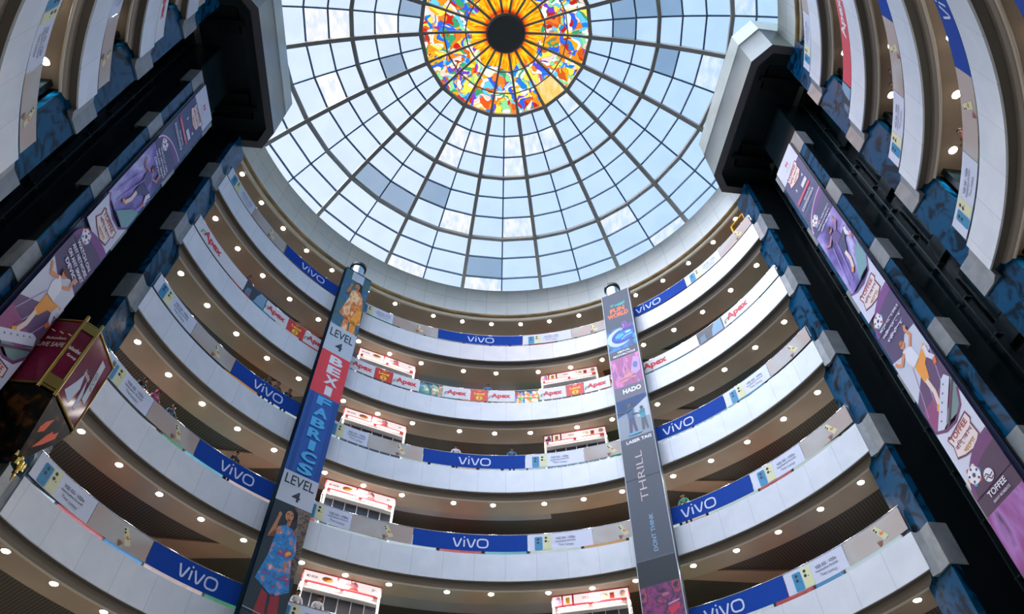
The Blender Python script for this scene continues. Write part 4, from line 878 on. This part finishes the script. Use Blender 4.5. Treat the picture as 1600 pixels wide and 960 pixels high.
# ------------------------------------------------------------------ lit shop signs on the walls behind, seen through the railing glass
SG = ['f2f0f4', 'e8f2f8', 'd84a44', '7cc4d8', 'f4efe6', 'f0a050', 'f6f6f6', '3f8fc8', 'f2c8c0', 'f8f4ee', '4a9a6a', 'f0f0f6']
for k in ORD:
    a = -78.5; i = ORD.index(k) * 5
    while a < 65:
        wdt = random.choice([4.5, 6.0, 7.5, 9.0]); F, T = LEV[k], TOPZ[k]
        if a + wdt > 66.5: break
        c = SG[i % len(SG)]; i += random.choice([1, 2, 5])
        t = thing('shop_sign', 'lit shop sign glimpsed through the railing glass of the ' + NICK[k], 'shop sign', P(a + wdt / 2, 20.5, F + 3.5), 'lit shop signs behind the railings')
        h0, h1 = {'Z': (2.4, 3.6), 'A': (2.9, 4.1), 'B': (3.4, 4.6), 'C': (3.9, 4.8), 'D': (3.9, 4.6)}[k]; rs_ = 18.2 if k in 'ZAB' else 17.6
        m = MB(); m.sweep([(rs_, F + h0), (rs_, F + h1), (rs_ + .2, F + h1), (rs_ + .2, F + h0)], a, a + wdt - .6, 1.5); m.build('face', glow(c, {'Z': 1.0, 'A': 1.0, 'B': .9, 'C': .6, 'D': .6}[k]), t)
        m = MB(); m.sweep([(rs_ + .1, F + 1.42), (rs_ + .1, F + h0 - .1), (rs_ + .15, F + h0 - .1), (rs_ + .15, F + 1.42)], a, a + wdt - .6, 1.5); m.build('shop_window', glow(random.choice(['e8e4e0', 'b8c4cc', 'd8ccc0', 'a8b0b8']), .35), t)
        a += wdt

# ------------------------------------------------------------------ visitors leaning on the railings
def person(a, k, shirt, hair, lab, arm=0.0, lean=.12, h=1.0):
    F = LEV[k]; base = P(a, 15.42, F + 1.381); fw = -P(a, 1, 0); rt = Vector((fw.y, -fw.x, 0))
    t = thing('person', lab, 'person', base)
    L_ = lambda x, y, z: base + rt * x * h + fw * y * h + Vector((0, 0, z * h))
    bm_v = [(0, 0, .95, .13), (0, .02, 1.12, .12), (0, .02 + lean * .6, 1.3, .15), (0, lean, 1.43, .11), (0, lean + .02, 1.5, .052), (0, lean + .05, 1.58, .085), (0, lean + .06, 1.67, .085)]
    e = [(0, 1), (1, 2), (2, 3), (3, 4), (4, 5), (5, 6)]
    for sx_ in (-1, 1):
        b = len(bm_v); bm_v += [(sx_ * .19, lean, 1.41, .062), (sx_ * .25, lean + .06, 1.17, .047), (sx_ * (.13 + arm), .3, 1.09, .036), (sx_ * (.10 + arm), .37, 1.09, .034)]
        e += [(3, b), (b, b + 1), (b + 1, b + 2), (b + 2, b + 3)]
        b = len(bm_v); bm_v += [(sx_ * .1, .0, .86, .095), (sx_ * .11, .02, .48, .06), (sx_ * .11, -.02, .08, .04), (sx_ * .12, .11, .04, .035)]
        e += [(0, b), (b, b + 1), (b + 1, b + 2), (b + 2, b + 3)]
    me = bpy.data.meshes.new('body'); me.from_pydata([(x, y, z) for x, y, z, r in bm_v], e, []); ob = bpy.data.objects.new('body', me); COL.objects.link(ob)
    md = ob.modifiers.new('skin', 'SKIN')
    for v, q in zip(me.skin_vertices[0].data, bm_v): v.radius = (q[3], q[3])
    me.skin_vertices[0].data[0].use_root = True
    sb = ob.modifiers.new('sub', 'SUBSURF'); sb.levels = 2; sb.render_levels = 2
    dg = bpy.context.evaluated_depsgraph_get(); dg.update(); m2 = bpy.data.meshes.new_from_object(ob.evaluated_get(dg)); bpy.data.objects.remove(ob)
    vs = [L_(*v.co) for v in m2.vertices]; m = MB()
    for pl_ in m2.polygons:
        z = sum(m2.vertices[i].co.z for i in pl_.vertices) / len(pl_.vertices); x = abs(sum(m2.vertices[i].co.x for i in pl_.vertices) / len(pl_.vertices)); y = sum(m2.vertices[i].co.y for i in pl_.vertices) / len(pl_.vertices)
        mi = 0 if z > 1.475 or (y > .3 and z > 1.0) else 1 if z > .9 else 2 if z > .1 else 3
        m.f.append(list(pl_.vertices)); m.m.append(mi); m.sm.append(True)
    m.v = [tuple(v) for v in vs]
    for sx_ in (-1, 1):           # fingers folded over the handrail
        for j in range(4): x = sx_ * (.10 + arm) + (j - 1.5) * .02; m.tube([L_(x, .38, 1.095), L_(x, .42, 1.09), L_(x, .435, 1.06 + .004 * abs(j - 1.5))], .0095, 6, 0)
        x = sx_ * (.10 + arm) - sx_ * .045; m.tube([L_(x, .35, 1.09), L_(x - sx_ * .02, .38, 1.07)], .011, 6, 0)
    # face
    m.tube([L_(0, lean + .135, 1.6), L_(0, lean + .16, 1.585)], .012, 6, 0)
    for x in (-.03, .03): m.tube([L_(x, lean + .13, 1.625), L_(x, lean + .142, 1.625)], .009, 6, 3)
    m.tube([L_(-.02, lean + .13, 1.555), L_(.02, lean + .13, 1.555)], .006, 5, 4)
    for x in (-.088, .088): m.tube([L_(x, lean + .05, 1.635), L_(x, lean + .05, 1.59)], .014, 6, 0)
    m.build('body', [flat('8a5a3e', .5), flat(shirt, .7), flat('23262e', .7), flat('15171a', .5), flat('7a3a34', .5)], t)
    m = MB(); mf = flat(hair, .8); n1, n2 = 10, 8; vs = []; sc_ = 1.22 if hair not in ('14120f', '191512') else 1.0
    for i in range(n2):
        th = PI * .62 * i / (n2 - 1)
        for j in range(n1): ph = 2 * PI * j / n1; vs.append(L_(.1 * sc_ * math.sin(th) * math.cos(ph), lean + .035 + .105 * sc_ * math.sin(th) * math.sin(ph), 1.635 + .12 * sc_ * math.cos(th)))
    fs = [(i * n1 + j, i * n1 + (j + 1) % n1, (i + 1) * n1 + (j + 1) % n1, (i + 1) * n1 + j) for i in range(n2 - 1) for j in range(n1) if not (i > 2 and 1 <= j <= 3)]
    m.add(vs, fs, 0, True); m.build('headscarf' if sc_ > 1 else 'hair', mf, t)
for (a, k, sh, hr, lab, ar_) in [(-10.3, 'B', 'c9ccd2', '14120f', 'person in a pale shirt leaning on the middle gallery railing above the blue sheet', .05), (1.2, 'B', '2a6a9a', '14120f', 'person in a blue shirt at the right end of the central blue sheet', 0),
        (-4.2, 'C', '2a7aa0', '14120f', 'person in a blue top at the railing above the central red Level 2 sheet', 0), (-50.6, 'B', '3a3a34', '191512', 'leftmost of three dark figures above the vivo sheet, middle gallery', .03),
        (-48.5, 'B', '4a4640', '14120f', 'middle of three dark figures above the vivo sheet, middle gallery', .06), (-45.9, 'B', '2f2f33', '191512', 'rightmost of three dark figures above the vivo sheet, middle gallery', 0),
        (-68.1, 'A', 'a8507a', 'c8508a', 'person in a pink headscarf at the railing of the second lowest gallery', 0), (-71.0, 'A', '15171a', '14120f', 'person dressed in black left of the pink headscarf', 0),
        (-64.5, 'A', '1d4a66', '191512', 'person in dark blue right of the pink headscarf', .04), (-51.2, 'A', '1a1a1e', '14120f', 'dark figure above the left blue sheet of the second lowest gallery', .05),
        (33.3, 'A', '3a8a70', '14120f', 'person in a patterned green shirt right of the FUN WORLD banner', 0), (-62.7, 'C', '4a4a44', '191512', 'person leaning above the dark sheet on the Apex gallery', 0),
        (-30.8, 'Z', 'd8d4d0', '14120f', 'dark-haired person in front of the lowest burger kiosk', 0), (-34.3, 'Z', 'e0dcd8', '14120f', 'person at the left edge of the lowest burger kiosk', 0),
        (111.9, 'B', '2a3038', '14120f', 'person on the near right half of the middle gallery', 0), (109.9, 'B', '22303a', '191512', 'second person on the near right half of the middle gallery', 0), (111.5, 'A', 'b84a4a', '14120f', 'person in red on the near right half, second lowest gallery', 0)]:
    person(a, k, sh, hr, lab, ar_)

# yellow display frame on the topmost gallery, beside the right-hand pier
F = LEV['D']; t = thing('display_frame', 'open yellow box frame standing behind the topmost railing by the right pier', 'display frame', P(62.8, 15.75, F + 1.4))
Ycol = flat('ffc408', .45)
fr = [P(61.0, 15.45, 0), P(64.9, 15.45, 0), P(64.9, 16.2, 0), P(61.0, 16.2, 0)]
m = MB()
for q in fr: m.tube([q + Vector((0, 0, F + 1.4)), q + Vector((0, 0, F + 3.6))], .06, 6)
m.build('post', Ycol, t); m = MB()
for z in (F + 1.5, F + 3.6):
    for i in range(4): m.tube([fr[i] + Vector((0, 0, z)), fr[(i + 1) % 4] + Vector((0, 0, z))], .07, 6)
m.build('frame', Ycol, t)
m = MB(); m.add([fr[0] + Vector((0, 0, F + 1.5)), fr[3] + Vector((0, 0, F + 1.5)), fr[3] + Vector((0, 0, F + 3.6)), fr[0] + Vector((0, 0, F + 3.6))], [(0, 1, 2, 3)]); m.build('side_panel', Ycol, t)
